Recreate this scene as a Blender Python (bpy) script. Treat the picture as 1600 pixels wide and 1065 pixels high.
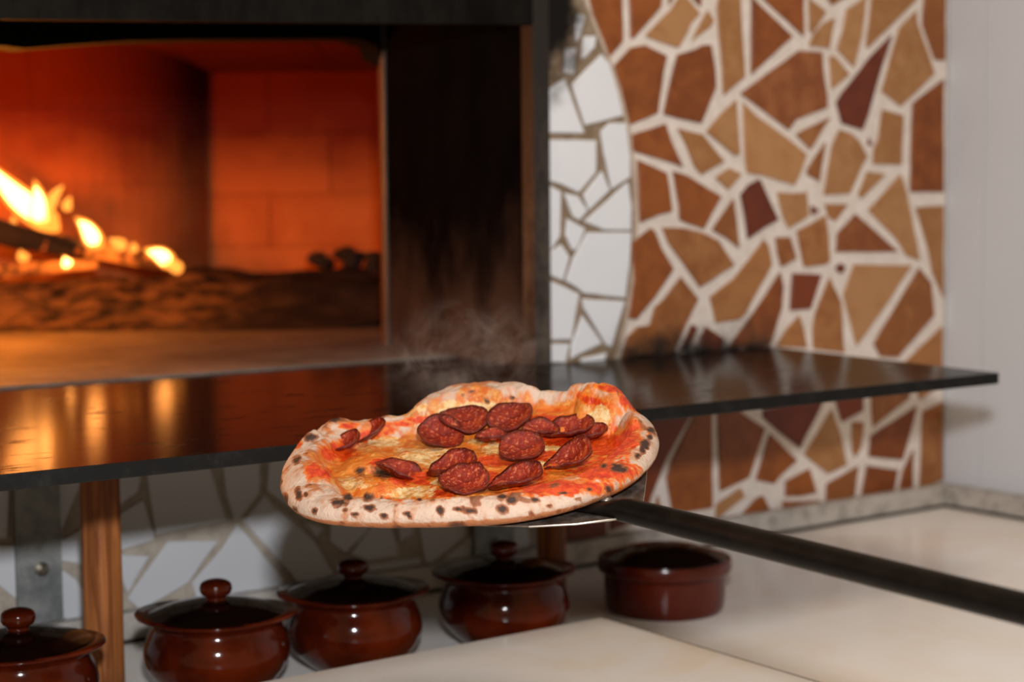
import bpy, bmesh, math, random
import numpy as np
from mathutils import Vector, Matrix, noise

random.seed(7)
for o in list(bpy.data.objects): bpy.data.objects.remove(o)
scene = bpy.context.scene
COL = scene.collection

# ------------------------------------------------------------------ camera
# world: X along the tiled wall (to the right), Y into the wall (wall face at Y=0), Z up, worktop at Z=0
FPX = 2700.0
YAW, PITCH, ROLL = math.radians(36.03), math.radians(4.594), math.radians(0.525)
CAM = np.array([0.0, -1.7844, 0.48])
fw = np.array([math.sin(YAW)*math.cos(PITCH), math.cos(YAW)*math.cos(PITCH), -math.sin(PITCH)])
r0 = np.array([math.cos(YAW), -math.sin(YAW), 0.0]); d0 = np.cross(fw, r0)
rt = math.cos(ROLL)*r0 + math.sin(ROLL)*d0
dn = -math.sin(ROLL)*r0 + math.cos(ROLL)*d0
cd = bpy.data.cameras.new('camera'); cam = bpy.data.objects.new('camera', cd); COL.objects.link(cam)
cd.sensor_fit = 'HORIZONTAL'; cd.sensor_width = 36.0; cd.lens = FPX*36/1600; cd.clip_start = 0.05
cam.matrix_world = Matrix(((rt[0], -dn[0], -fw[0], CAM[0]), (rt[1], -dn[1], -fw[1], CAM[1]),
                           (rt[2], -dn[2], -fw[2], CAM[2]), (0, 0, 0, 1)))
cd.dof.use_dof = True; cd.dof.focus_distance = 1.33; cd.dof.aperture_fstop = 5.2
scene.camera = cam

# ------------------------------------------------------------------ light and exposure
vs = scene.view_settings
vs.view_transform = 'Standard'; vs.look = 'None'; vs.gamma = 1.0; vs.use_curve_mapping = False
vs.exposure = 0.0
world = bpy.data.worlds.new('room_light'); scene.world = world; world.use_nodes = True
bg = world.node_tree.nodes['Background']
bg.inputs[0].default_value = (1.0, 0.72, 0.40, 1); bg.inputs[1].default_value = 0.40
# the photographer's flash, 20 cm above the lens (its height follows from the shelf's shadow on the wall)
ld = bpy.data.lights.new('camera_flash', 'SPOT'); lo = bpy.data.objects.new('camera_flash', ld); COL.objects.link(lo)
ld.energy = 120.0; ld.color = (0.96, 0.97, 1.0); ld.shadow_soft_size = 0.035; ld.spot_size = math.radians(82); ld.spot_blend = 1.0
aim = rt*0.0 + dn*(300-532.5)/FPX + fw          # flash head: wide beam, pointed a little above the lens axis
lo.matrix_world = Matrix.LocRotScale(Vector((0.03, -1.80, 0.69)), Vector(-aim).to_track_quat('Z', 'Y'), Vector((1.8, 1.0, 1.0)))
# the room's ceiling lamp over the worktop
ad = bpy.data.lights.new('ceiling_lamp', 'AREA'); ao = bpy.data.objects.new('ceiling_lamp', ad); COL.objects.link(ao)
ao.location = (0.9, -1.25, 2.45); ad.shape = 'SQUARE'; ad.size = 0.7; ad.energy = 17.0; ad.color = (1.0, 0.90, 0.80)

ZS = 0.27          # top of the black shelf
XW = 2.136         # white wall on the right
XJ, XF = 1.325, 1.351   # oven mouth: right jamb, outer edge of the iron frame
YR = 0.342         # back of the jamb

# ------------------------------------------------------------------ measuring helpers
def ray(u, v): return rt*(u-800)/FPX + dn*(v-532.5)/FPX + fw
def onY(u, v, y): d = ray(u, v); return CAM + d*(y-CAM[1])/d[1]
def onX(u, v, x): d = ray(u, v); return CAM + d*(x-CAM[0])/d[0]
def onZ(u, v, z): d = ray(u, v); return CAM + d*(z-CAM[2])/d[2]
def at(u, v, depth): return CAM + ray(u, v)*depth

# ------------------------------------------------------------------ object helpers
def tag(o, label=None, cat=None, group=None, kind=None):
    if label: o['label'] = label
    if cat: o['category'] = cat
    if group: o['group'] = group
    if kind: o['kind'] = kind
    return o
def empty(name, loc, label=None, cat=None, group=None, kind=None):
    o = bpy.data.objects.new(name, None); COL.objects.link(o); o.location = loc; o.empty_display_size = 0.05
    bpy.context.view_layer.update()
    return tag(o, label, cat, group, kind)
def link(name, me, m=None, parent=None, smooth=False):
    o = bpy.data.objects.new(name, me); COL.objects.link(o)
    if m: me.materials.append(m)
    if smooth: me.polygons.foreach_set('use_smooth', [True]*len(me.polygons))
    if parent is not None:
        o.parent = parent
        o.matrix_parent_inverse = parent.matrix_world.inverted()
    return o
def from_bm(name, bm, m=None, parent=None, smooth=False):
    bmesh.ops.recalc_face_normals(bm, faces=bm.faces)
    me = bpy.data.meshes.new(name); bm.to_mesh(me); bm.free()
    return link(name, me, m, parent, smooth)
def add_box(bm, a, b, bev=0.0):
    c = [(a[i]+b[i])/2 for i in range(3)]; s = [abs(b[i]-a[i]) for i in range(3)]
    r = bmesh.ops.create_cube(bm, size=1.0, matrix=Matrix.Translation(c) @ Matrix.Diagonal((*s, 1)))
    if bev:
        es = list({e for v in r['verts'] for e in v.link_edges})
        bmesh.ops.bevel(bm, geom=es, offset=bev, segments=2, affect='EDGES', profile=0.5)
def box(name, a, b, m, parent=None, bev=0.0):
    bm = bmesh.new(); add_box(bm, a, b, bev); return from_bm(name, bm, m, parent)
def prism(bm, pts, lo, hi):
    """pts: 3-D outline; swept from pts+lo to pts+hi"""
    a = [bm.verts.new(Vector(p)+Vector(lo)) for p in pts]; b = [bm.verts.new(Vector(p)+Vector(hi)) for p in pts]
    n = len(pts)
    bm.faces.new(a); bm.faces.new(b[::-1])
    for i in range(n): bm.faces.new((a[i], b[i], b[(i+1) % n], a[(i+1) % n]))
def lathe(name, prof, m, parent=None, seg=64, loc=(0, 0, 0), cap=True):
    bm = bmesh.new(); rings = []
    for r, z in prof:
        if r < 1e-5: rings.append([bm.verts.new((loc[0], loc[1], loc[2]+z))])
        else: rings.append([bm.verts.new((loc[0]+r*math.cos(2*math.pi*k/seg), loc[1]+r*math.sin(2*math.pi*k/seg), loc[2]+z)) for k in range(seg)])
    for A, B in zip(rings, rings[1:]):
        for k in range(seg):
            k2 = (k+1) % seg
            if len(A) == 1 and len(B) == 1: continue
            if len(A) == 1: bm.faces.new((A[0], B[k], B[k2]))
            elif len(B) == 1: bm.faces.new((A[k], A[k2], B[0]))
            else: bm.faces.new((A[k], A[k2], B[k2], B[k]))
    return from_bm(name, bm, m, parent, smooth=True)
def spline(pts, n=6):
    """Catmull-Rom through (r,z) profile points"""
    P = [pts[0]]+list(pts)+[pts[-1]]; out = []
    for i in range(1, len(P)-2):
        p0, p1, p2, p3 = [np.array(q, float) for q in P[i-1:i+3]]
        for k in range(n):
            t = k/n
            out.append(tuple(.5*((2*p1)+(-p0+p2)*t+(2*p0-5*p1+4*p2-p3)*t*t+(-p0+3*p1-3*p2+p3)*t**3)))
    out.append(tuple(pts[-1])); return [(max(0, r), z) for r, z in out]

# ------------------------------------------------------------------ material helpers
def srgb(r, g, b):
    f = lambda c: (c/255)/12.92 if c/255 <= .04045 else ((c/255+.055)/1.055)**2.4
    return (f(r), f(g), f(b), 1)
class NT:
    def __init__(s, name):
        s.m = bpy.data.materials.new(name); s.m.use_nodes = True; s.t = s.m.node_tree
        s.b = s.t.nodes['Principled BSDF']; s.out = s.t.nodes['Material Output']
    def n(s, typ, **kw):
        x = s.t.nodes.new(typ)
        for k, v in kw.items(): setattr(x, k, v)
        return x
    def put(s, sock, v):
        if isinstance(v, bpy.types.NodeSocket): s.t.links.new(v, sock)
        elif v is not None: sock.default_value = v
    def math(s, op, a, b=None, clamp=False):
        x = s.n('ShaderNodeMath', operation=op, use_clamp=clamp); s.put(x.inputs[0], a)
        if b is not None: s.put(x.inputs[1], b)
        return x.outputs[0]
    def mix(s, f, a, b, blend='MIX'):
        x = s.n('ShaderNodeMix', data_type='RGBA', blend_type=blend); s.put(x.inputs[0], f); s.put(x.inputs[6], a); s.put(x.inputs[7], b)
        return x.outputs[2]
    def noise(s, scale, detail=4, rough=.6, vec=None, dist=0.0):
        x = s.n('ShaderNodeTexNoise'); x.inputs['Scale'].default_value = scale; x.inputs['Detail'].default_value = detail
        x.inputs['Roughness'].default_value = rough; x.inputs['Distortion'].default_value = dist
        s.put(x.inputs['Vector'], vec if vec is not None else s.pos()); return x.outputs[0]
    def pos(s):
        if not hasattr(s, '_p'): s._p = s.n('ShaderNodeNewGeometry').outputs['Position']
        return s._p
    def xyz(s):
        if not hasattr(s, '_x'):
            k = s.n('ShaderNodeSeparateXYZ'); s.put(k.inputs[0], s.pos()); s._x = k.outputs
        return s._x
    def ramp(s, v, lo, hi, a=0.0, b=1.0):
        x = s.n('ShaderNodeMapRange', interpolation_type='SMOOTHSTEP'); s.put(x.inputs[0], v)
        for i, q in enumerate((lo, hi, a, b)): s.put(x.inputs[1+i], q)
        return x.outputs[0]
    def scaled(s, v):
        x = s.n('ShaderNodeVectorMath', operation='MULTIPLY'); s.put(x.inputs[0], s.pos()); x.inputs[1].default_value = v
        return x.outputs[0]
    def attr(s, name):
        x = s.n('ShaderNodeAttribute'); x.attribute_name = name; return x.outputs['Fac']
    def rnd(s): return s.n('ShaderNodeObjectInfo').outputs['Random']
    def bump(s, h, strength=.3, dist=.002):
        x = s.n('ShaderNodeBump'); x.inputs['Strength'].default_value = strength; x.inputs['Distance'].default_value = dist
        s.put(x.inputs['Height'], h); s.put(s.b.inputs['Normal'], x.outputs[0])
    def bsdf(s, col=None, rough=None, metal=None, spec=None, **kw):
        s.put(s.b.inputs['Base Color'], col); s.put(s.b.inputs['Roughness'], rough)
        s.put(s.b.inputs['Metallic'], metal); s.put(s.b.inputs['Specular IOR Level'], spec)
        for k, v in kw.items(): s.put(s.b.inputs[k], v)
        return s.m

def soot_mask(k):
    """grime that the oven has left on the wall: above the shelf beside the mouth, and around the top of the mouth"""
    x, y, z = k.xyz()[0], k.xyz()[1], k.xyz()[2]
    nz = k.noise(22, 5, .65)
    zz = k.math('ADD', z, k.math('MULTIPLY', k.math('SUBTRACT', nz, .5), .10))
    low = k.ramp(zz, ZS+.05, ZS-.008)
    low = k.math('MULTIPLY', low, k.ramp(x, 1.44, 1.50)); low = k.math('MULTIPLY', low, k.ramp(x, 1.80, 1.72))
    low = k.math('MULTIPLY', low, k.ramp(z, ZS-.02, ZS-.005))
    dx = k.math('SUBTRACT', x, 1.35); dz = k.math('SUBTRACT', .735, z)
    d = k.math('SQRT', k.math('ADD', k.math('POWER', dx, 2), k.math('MULTIPLY', k.math('POWER', dz, 2), .35)))
    d = k.math('ADD', d, k.math('MULTIPLY', k.math('SUBTRACT', nz, .5), .09))
    top = k.ramp(d, .085, .035)
    return k.math('MAXIMUM', low, top, True)

def mat_tile(name, c1, c2, rough=.42):
    k = NT(name); n = k.noise(30, 6, .62); n2 = k.noise(140, 3, .6); r = k.rnd()
    f = k.ramp(k.math('ADD', n, k.math('MULTIPLY', k.math('SUBTRACT', r, .5), .35)), .30, .72)
    c = k.mix(f, c1, c2); c = k.mix(k.ramp(n2, .62, .78, 0, .35), c, srgb(70, 36, 20))
    c = k.mix(soot_mask(k), c, srgb(17, 13, 10))
    k.bump(k.math('ADD', n, k.math('MULTIPLY', n2, .3)), .12, .002)
    return k.bsdf(c, rough, 0, .35)
TILE = {
 'D': mat_tile('rust_tile', srgb(94, 35, 10), srgb(114, 49, 14)),
 'd': mat_tile('brown_tile', srgb(114, 56, 15), srgb(141, 77, 28)),
 'e': mat_tile('auburn_tile', srgb(122, 64, 26), srgb(148, 90, 48)),
 'm': mat_tile('copper_tile', srgb(131, 76, 34), srgb(157, 105, 59)),
 't': mat_tile('tan_tile', srgb(148, 100, 56), srgb(167, 122, 79)),
 'T': mat_tile('sand_tile', srgb(161, 111, 66), srgb(172, 126, 81)),
}
def mat_white_tile(name, a, b):
    k = NT(name); n = k.noise(14, 4)
    c = k.mix(n, a, b); g = k.ramp(k.noise(60, 5, .7), .66, .80, 0, .5)
    c = k.mix(g, c, srgb(150, 135, 115)); c = k.mix(soot_mask(k), c, srgb(24, 17, 12))
    return k.bsdf(c, .28, 0, .4)
def mat_grout(name, a, b):
    k = NT(name); n = k.noise(45, 5, .7); c = k.mix(k.ramp(n, .3, .7), a, b); c = k.mix(soot_mask(k), c, srgb(17, 13, 10))
    k.bump(k.noise(260, 4, .7), .5, .001); return k.bsdf(c, .85, 0, .15)
def mat_wood(name, a, b, dark):
    k = NT(name); v = k.scaled((38, 38, 2.4)); g = k.noise(1.6, 6, .65, v, 1.2); f = k.ramp(g, .35, .65)
    c = k.mix(f, a, b); kn = k.ramp(k.noise(2.2, 3, .5, k.scaled((16, 16, 5))), .66, .78); c = k.mix(kn, c, dark)
    k.bump(g, .35, .001); return k.bsdf(c, .62, 0, .3)
M = {}
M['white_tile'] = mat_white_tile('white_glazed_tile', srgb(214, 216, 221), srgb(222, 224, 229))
M['low_tile'] = mat_white_tile('dimmed_white_tile', srgb(184, 186, 190), srgb(192, 194, 198))  # weaker flash below the shelf put into a greyer white
M['grout'] = mat_grout('pale_grout', srgb(222, 212, 204), srgb(206, 194, 184))
M['arch_grout'] = mat_grout('brown_grout', srgb(118, 98, 78), srgb(150, 132, 112))
M['rim'] = mat_grout('arch_rim', srgb(168, 150, 132), srgb(186, 170, 155))
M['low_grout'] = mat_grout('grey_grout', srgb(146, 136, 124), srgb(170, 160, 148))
k = NT('white_panel'); M['panel'] = k.bsdf(k.mix(k.noise(3, 3), srgb(194, 196, 201), srgb(199, 201, 206)), .5, 0, .3)
k = NT('plinth_marble'); n = k.noise(28, 6, .7); c = k.mix(k.ramp(n, .42, .68), srgb(176, 169, 161), srgb(138, 131, 123))
M['plinth'] = k.bsdf(c, .45, 0, .4)
k = NT('grime'); M['grime'] = k.bsdf(srgb(52, 45, 40), .9, 0, .1)
def mat_marble(name, base, warm, vein):
    k = NT(name); n = k.noise(4.5, 7, .62, None, .8); n2 = k.noise(13, 6, .7, None, 1.5)
    c = k.mix(k.ramp(n, .40, .72), base, warm); c = k.mix(k.ramp(n2, .60, .74, 0, .45), c, vein)
    c = k.mix(k.ramp(k.noise(170, 2, .5), .74, .80, 0, .5), c, srgb(120, 105, 90))
    return k.bsdf(c, .22, 0, .45)
M['counter'] = mat_marble('worktop_marble', srgb(244, 240, 236), srgb(242, 230, 218), srgb(224, 219, 214))
M['slab'] = mat_marble('slab_marble', srgb(228, 220, 213), srgb(226, 208, 188), srgb(210, 203, 196))
k = NT('black_shelf_stone'); n = k.noise(9, 4); sp = k.ramp(k.noise(320, 2, .5), .76, .80)
sm = k.ramp(k.noise(18, 5, .6, k.scaled((1, 2.5, 1))), .55, .75, 0, .25)
c = k.mix(n, srgb(14, 10, 8), srgb(24, 18, 15)); c = k.mix(k.math('MULTIPLY', sp, .6), c, srgb(150, 130, 110))
M['shelf'] = k.bsdf(c, k.math('ADD', .5, sm), 0, 0.0, **{'Coat Weight': .52, 'Coat Roughness': k.math('ADD', .13, sm)})
k = NT('shelf_edge'); n = k.noise(60, 6, .7); c = k.mix(k.ramp(n, .45, .75), srgb(8, 8, 8), srgb(26, 26, 25))
M['shelf_edge'] = k.bsdf(c, .6, 0, .2)
k = NT('galvanised_steel'); n = k.noise(28, 5, .7); c = k.mix(k.ramp(n, .3, .7), srgb(108, 112, 114), srgb(150, 152, 150))
M['steel'] = k.bsdf(c, k.ramp(n, .3, .7, .45, .65), .55, .5)
k = NT('bolt_steel'); M['bolt'] = k.bsdf(srgb(150, 142, 128), .35, .9)
M['wood'] = mat_wood('pine_post', srgb(104, 54, 22), srgb(166, 102, 52), srgb(60, 26, 10))
def mat_sooty(name, a, b, clear, zlo, zhi):
    k = NT(name); z = k.xyz()[2]; n = k.noise(16, 6, .7, k.scaled((1, 1, .5))); n2 = k.noise(11, 4, .6, k.scaled((1.1, 1.1, .5)))
    c = k.mix(k.ramp(n, .35, .68), a, b)
    h = k.math('ADD', z, k.math('MULTIPLY', k.math('SUBTRACT', n2, .5), .30))
    c = k.mix(k.ramp(h, zlo, zhi, 1, 0), c, k.mix(n, clear, srgb(70, 52, 40)))
    k.bump(n2, .4, .004); return k.bsdf(c, .95, 0, .02)
M['jamb'] = mat_sooty('sooty_jamb', srgb(5, 4, 4), srgb(12, 10, 9), srgb(92, 72, 58), ZS-.05, ZS+.20)
M['lintel'] = mat_sooty('sooty_iron', srgb(15, 13, 12), srgb(27, 25, 22), srgb(20, 18, 16), -2, -1)
k = NT('soot_black'); M['soot'] = k.bsdf(srgb(12, 11, 10), .95, 0, .1)
k = NT('frame_iron'); n = k.noise(24, 6, .75, k.scaled((1, 1, .45))); z = k.xyz()[2]
c = k.mix(k.ramp(n, .38, .66), srgb(40, 35, 31), srgb(86, 76, 66)); c = k.mix(k.ramp(z, ZS+.16, ZS+.40), c, srgb(36, 31, 28))
M['frame'] = k.bsdf(c, .7, .2, .3)
k = NT('jamb_iron'); n = k.noise(30, 4); M['strip'] = k.bsdf(k.mix(n, srgb(66, 59, 53), srgb(100, 91, 83)), .5, .4)
def mat_brick():
    k = NT('refractory_brick'); n = k.noise(7, 5, .6); r = k.rnd(); z = k.xyz()[2]
    c = k.mix(k.ramp(k.math('ADD', n, k.math('MULTIPLY', k.math('SUBTRACT', r, .5), .12)), .30, .72), srgb(152, 80, 38), srgb(180, 104, 54))
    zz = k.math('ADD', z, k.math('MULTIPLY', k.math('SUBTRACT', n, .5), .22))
    c = k.mix(k.ramp(zz, .44, .66), c, k.mix(n, srgb(72, 17, 8), srgb(90, 26, 12)))  # fading firelight put into the sooty upper bricks: darker and redder with height
    k.bump(k.noise(60, 5, .7), .3, .003); return k.bsdf(c, .9, 0, .1)
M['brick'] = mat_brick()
k = NT('brick_mortar'); M['mortar'] = k.bsdf(srgb(96, 56, 38), .95, 0, .1)
k = NT('hearth_stone'); n = k.noise(7, 6, .7); n2 = k.noise(40, 4, .6)
c = k.mix(k.ramp(n, .35, .7), srgb(84, 74, 68), srgb(116, 106, 98)); c = k.mix(k.ramp(n2, .6, .75, 0, .5), c, srgb(70, 60, 54))
k.bump(n2, .3, .003); M['hearth'] = k.bsdf(c, .8, 0, .2)
BROWN_UPPER = [
('d',[(919.7,-11.3),(973.2,-11.3),(974.5,64.8),(952.6,90.1),(940.4,56.3),(928.2,22.5)]),
('d',[(984.5,-11.3),(1036.1,-11.3),(1034.2,10.3),(992,59.1),(987.3,60.1)]),
('d',[(1046,-11.3),(1057.7,-11.3),(1046.4,7.5)]),
('t',[(1063.3,-7.5),(1071.8,-7.5),(1095.2,20.6),(1080.2,37.5),(1076.5,48.8),(1062.4,73.2),(1057.7,74.2),(1012.6,58.2),(1010.8,54.4),(1035.2,28.2),(1050.2,14.1)]),
('d',[(1080.2,-7.5),(1097.1,-7.5),(1096.2,10.3)]),
('t',[(1126.2,-11.3),(1157.6,-11.3),(1165.6,120.1),(1131.8,149.2),(1129,105.1),(1124.3,56.3),(1121.5,11.3)]),
('t',[(1106.5,16),(1116.8,31),(1112.1,41.3),(1083,62.9),(1089.6,46.9)]),
('d',[(986.4,74.2),(1008.9,70.4),(1043.6,87.3),(1038,112.6),(1029.5,176.5),(984.5,195.2),(976,163.3),(961,102.3)]),
('d',[(1059.6,85.4),(1087.7,77),(1099,70.4),(1112.1,69.5),(1118.7,105.1),(1120.6,135.2),(1097.1,192.4),(1059.6,184.9),(1038,178.3),(1044.5,146.4)]),
('d',[(1176,-6),(1184,3),(1240,57),(1175,116)]),
('d',[(1183.8,-11.3),(1257.3,-11.3),(1257.3,56.3),(1196,0)]),
('t',[(1265.4,-7.5),(1269.2,0),(1292.6,17.8),(1283.2,32.9),(1270.1,52.6),(1266.4,46.9)]),
('m',[(1290.8,-7.5),(1326.4,-7.5),(1302,7.5)]),
('t',[(1305.8,28.2),(1297.3,75.1),(1265.4,71.3),(1273.9,52.6),(1288.9,35.7)]),
('t',[(1345.2,1.9),(1354.6,-9.4),(1354.6,0),(1348,56.3),(1335.8,105.1),(1309.5,77),(1319.9,45.1),(1324.5,15)]),
('t',[(1364,-9.4),(1433.4,-9.4),(1433.4,0),(1392.1,41.3),(1358.3,74.2),(1354.6,75.1),(1360.2,28.2)]),
('D',[(1395,54),(1379,105),(1358,180),(1349,203),(1317,193),(1308,160),(1317,145),(1360,90)]),
('t',[(1432.5,16.9),(1435.3,37.5),(1450.3,78.8),(1461.6,114.5),(1424,152.1),(1408.1,166.1),(1379,142.7),(1392.1,93.9),(1407.1,43.2)]),
('m',[(1445.6,-11.3),(1478.5,-11.3),(1478.5,93.9),(1461.6,93.9),(1450.3,61.9),(1441.9,37.5)]),
('d',[(1428,161),(1475.5,124),(1475.5,300),(1424,300),(1424,285),(1427,180)]),
('t',[(1380,171),(1413,180),(1410,257),(1365,256),(1366,236),(1374,215)]),
('e',[(1158,146),(1180,130),(1249,79),(1286,81),(1288,113),(1294,150),(1294,168),(1245,187),(1234,203)]),
('t',[(1296.4,88.2),(1305.8,87.3),(1329.2,116.4),(1300.1,139.9)]),
('m',[(1245.1,210),(1261.9,200.6),(1298.6,182.8),(1267.6,233.5)]),
('m',[(1291,222.2),(1281.7,283.2),(1261.9,272),(1263.8,262.6)]),
('t',[(1312.6,202.5),(1331.4,208.2),(1344.5,221.3),(1356.7,244.8),(1348.3,258.8),(1329.5,302),(1288.2,304.8),(1293.9,270.1),(1301.4,226.9)]),
('D',[(1358.6,213.8),(1364.3,227.9),(1356.7,226)]),
('t',[(1355.8,268.2),(1385.8,272),(1346.4,310.5),(1342.7,302)]),
('t',[(1408,272),(1358,328),(1403,375),(1418,400),(1438,407),(1434,380),(1424,330),(1416,293)]),
('t',[(1432,324),(1475.5,321),(1475.5,465),(1458,425),(1452,391),(1443,360)]),
('e',[(1338,334),(1405,393),(1307,394),(1309,365)]),
('m',[(1290.1,318.9),(1325.8,318.9),(1307,345.2),(1295.7,339.6)]),
('t',[(1216,300.1),(1239.4,302),(1261.9,300.1),(1264.8,337.7),(1233.8,356.5),(1225.3,339.6)]),
('D',[(1268.5,320.8),(1282.6,329.2),(1269.5,335.8)]),
('m',[(1247,361),(1291,337),(1296,368),(1298,408),(1291,413),(1258,417)]),
('m',[(1213,371),(1236,370),(1246,404),(1222,417),(1216,395)]),
('d',[(988.8,210),(1041.3,193.1),(1050.7,221.3),(1068.6,260.7),(1052.6,255.1),(994.4,237.3),(986.9,230.7)]),
('t',[(1060.1,200.6),(1082.6,206.3),(1099.5,210),(1133.3,252.3),(1097.7,272.9),(1086.4,260.7),(1073.2,226.9)]),
('t',[(1152,156),(1155,200),(1158,240),(1150,243),(1105,206),(1128,178)]),
('T',[(1162,160),(1182,180),(1233,217),(1262,241),(1252,270),(1243,289),(1193,274),(1168,270),(1164,227)]),
('t',[(1140.8,262.6),(1160.5,272),(1139,296.4),(1119.2,277.6)]),
('D',[(1188.7,279.5),(1204.7,315.2),(1217.8,343.3),(1197.1,354.6),(1169.9,373.4),(1165.2,335.8),(1158.7,303.9),(1170.9,288.9)]),
('d',[(1052.6,267.3),(1075.1,273.9),(1128.6,306.7),(1101.4,357.4),(1075.1,349),(1062.9,343.3),(1062,322.7)]),
('d',[(997.2,249.5),(1043.2,270.1),(1047.9,296.4),(1051.7,330.2),(1030.1,335.8),(1001,348),(998.2,292.6)]),
('m',[(1147,311),(1114,359),(1135,371),(1156,387),(1154,360)]),
('m',[(1036,355),(1070,356),(1101,364),(1124,376),(1149,414),(1095,449),(1067,409),(1046,380)]),
('d',[(1019,356),(988,379),(991,435),(982,497),(996,499),(1024,465),(1054,420),(1035,388),(1025,362)]),
('m',[(1065.1,432.3),(1092.9,467),(1072.6,508.3),(1052,552.4),(971.3,559),(980.6,527.1),(997.5,510.2),(1016.3,508.3),(1023.8,480.1),(1038.8,467)]),
('m',[(1110.2,464.2),(1147.7,435.1),(1194.7,374.1),(1202.2,384.4),(1207.8,412.6),(1166.5,489.5),(1157.1,498.9),(1119.6,504.5)]),
('d',[(1220,424.8),(1225.6,448.2),(1222.8,482),(1204,540.2),(1140.2,544.9),(1144,534.6),(1162.7,510.2),(1194.7,465.1)]),
('D',[(1104.5,510.2),(1132.7,529),(1127.1,547.7),(1091.4,549.6),(1095.2,529)]),
('D',[(1082,506.4),(1091.4,512.1),(1076.4,545.8),(1062.3,549.6)]),
('D',[(1239.7,426.9),(1284.8,428.8),(1267.9,482.3),(1236,485.1)]),
('m',[(1250.1,492.6),(1257.6,515.2),(1262.3,543.3),(1213.5,541.4),(1229.4,515.2)]),
('m',[(1297,433.5),(1315.8,472),(1319.5,539.6),(1321.4,550.8),(1272.6,545.2),(1270.7,515.2),(1274.5,490.8)]),
('t',[(1336.4,412.9),(1425.6,414.7),(1379.6,485.1),(1340.2,539.6),(1319.5,460.7),(1328.9,432.6)]),
('m',[(1437.8,418.5),(1456.6,441.9),(1461.3,492.6),(1404,558.3),(1377.7,557.4),(1366.5,537.7),(1377.7,517)]),
('m',[(1473.8,509.5),(1473.8,582.7),(1396.5,582.7)]),
('D',[(1313.9,411),(1322.3,415.7),(1319.5,425.1),(1313,426.9),(1306.4,418.5)])]
BROWN_LOWER = [
('D',[(886,690),(953,690),(948,856),(887,862)]),
('D',[(960.6,645.6),(1032.5,645.6),(1079.9,639.7),(1079.9,650.6),(1041.4,718.6),(1019.7,773.8),(1009.9,809.3),(954.6,829)]),
('d',[(1089.7,639.7),(1113.4,639.7),(1114.4,793.5),(1073,800.4),(1051.3,797.5),(1042.4,746.2),(1051.3,718.6)]),
('d',[(1029.6,773.8),(1033.5,797.5),(1022.7,797.5)]),
('d',[(1122.3,637.7),(1157.8,637.7),(1157.8,642.7),(1197.2,669.3),(1171.6,746.2),(1126.2,767.9),(1123.2,698.9)]),
('t',[(1120.3,787.6),(1157.8,762),(1165.6,775.8),(1126.2,807.3),(1119.3,809.3)]),
('d',[(1204,677),(1247,719),(1220,744),(1211,756),(1182,750)]),
('d',[(1183.4,777.8),(1193.3,773.8),(1205.1,797.5),(1209,809.3),(1145.9,819.2)]),
('D',[(1193,640),(1286,622),(1286,631),(1251,700),(1220,676),(1193,652)]),
('t',[(1300.8,639.4),(1314.6,676.9),(1324.5,726.2),(1294.9,740),(1257.5,710.4)]),
('D',[(1304.8,619.7),(1350.1,617.7),(1350.1,641.4),(1316.6,659.1)]),
('m',[(1332.4,659.1),(1351.1,659.1),(1346.2,698.6),(1338.3,714.3),(1333.3,706.4)]),
('m',[(1361.9,617.7),(1423,611.8),(1422.1,621.7),(1364.9,667)]),
('d',[(1433.9,633.5),(1428.9,657.2),(1411.2,718.3),(1358,713.3),(1361.9,680.8)]),
('m',[(1442.7,642.4),(1474.3,627.6),(1474.3,749.8),(1437.8,763.6),(1440.8,688.7)]),
('d',[(1428,702.5),(1428,767.6),(1404.3,775.4),(1412.2,736)]),
('d',[(1356,727.1),(1404.3,734),(1397.4,771.5),(1346.2,783.3)]),
('m',[(1342.2,728.1),(1334.3,787.3),(1291,792.2),(1292.9,755.7)]),
('d',[(1266.3,732.1),(1277.2,769.5),(1251.5,775.4),(1227.9,775.4),(1228.9,751.8)]),
('d',[(1223.9,783.3),(1282.1,781.4),(1282.1,793.2),(1223.9,803)]),
('m',[(1434.9,611.8),(1462.5,607.9),(1438.8,623.7)])]
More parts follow.
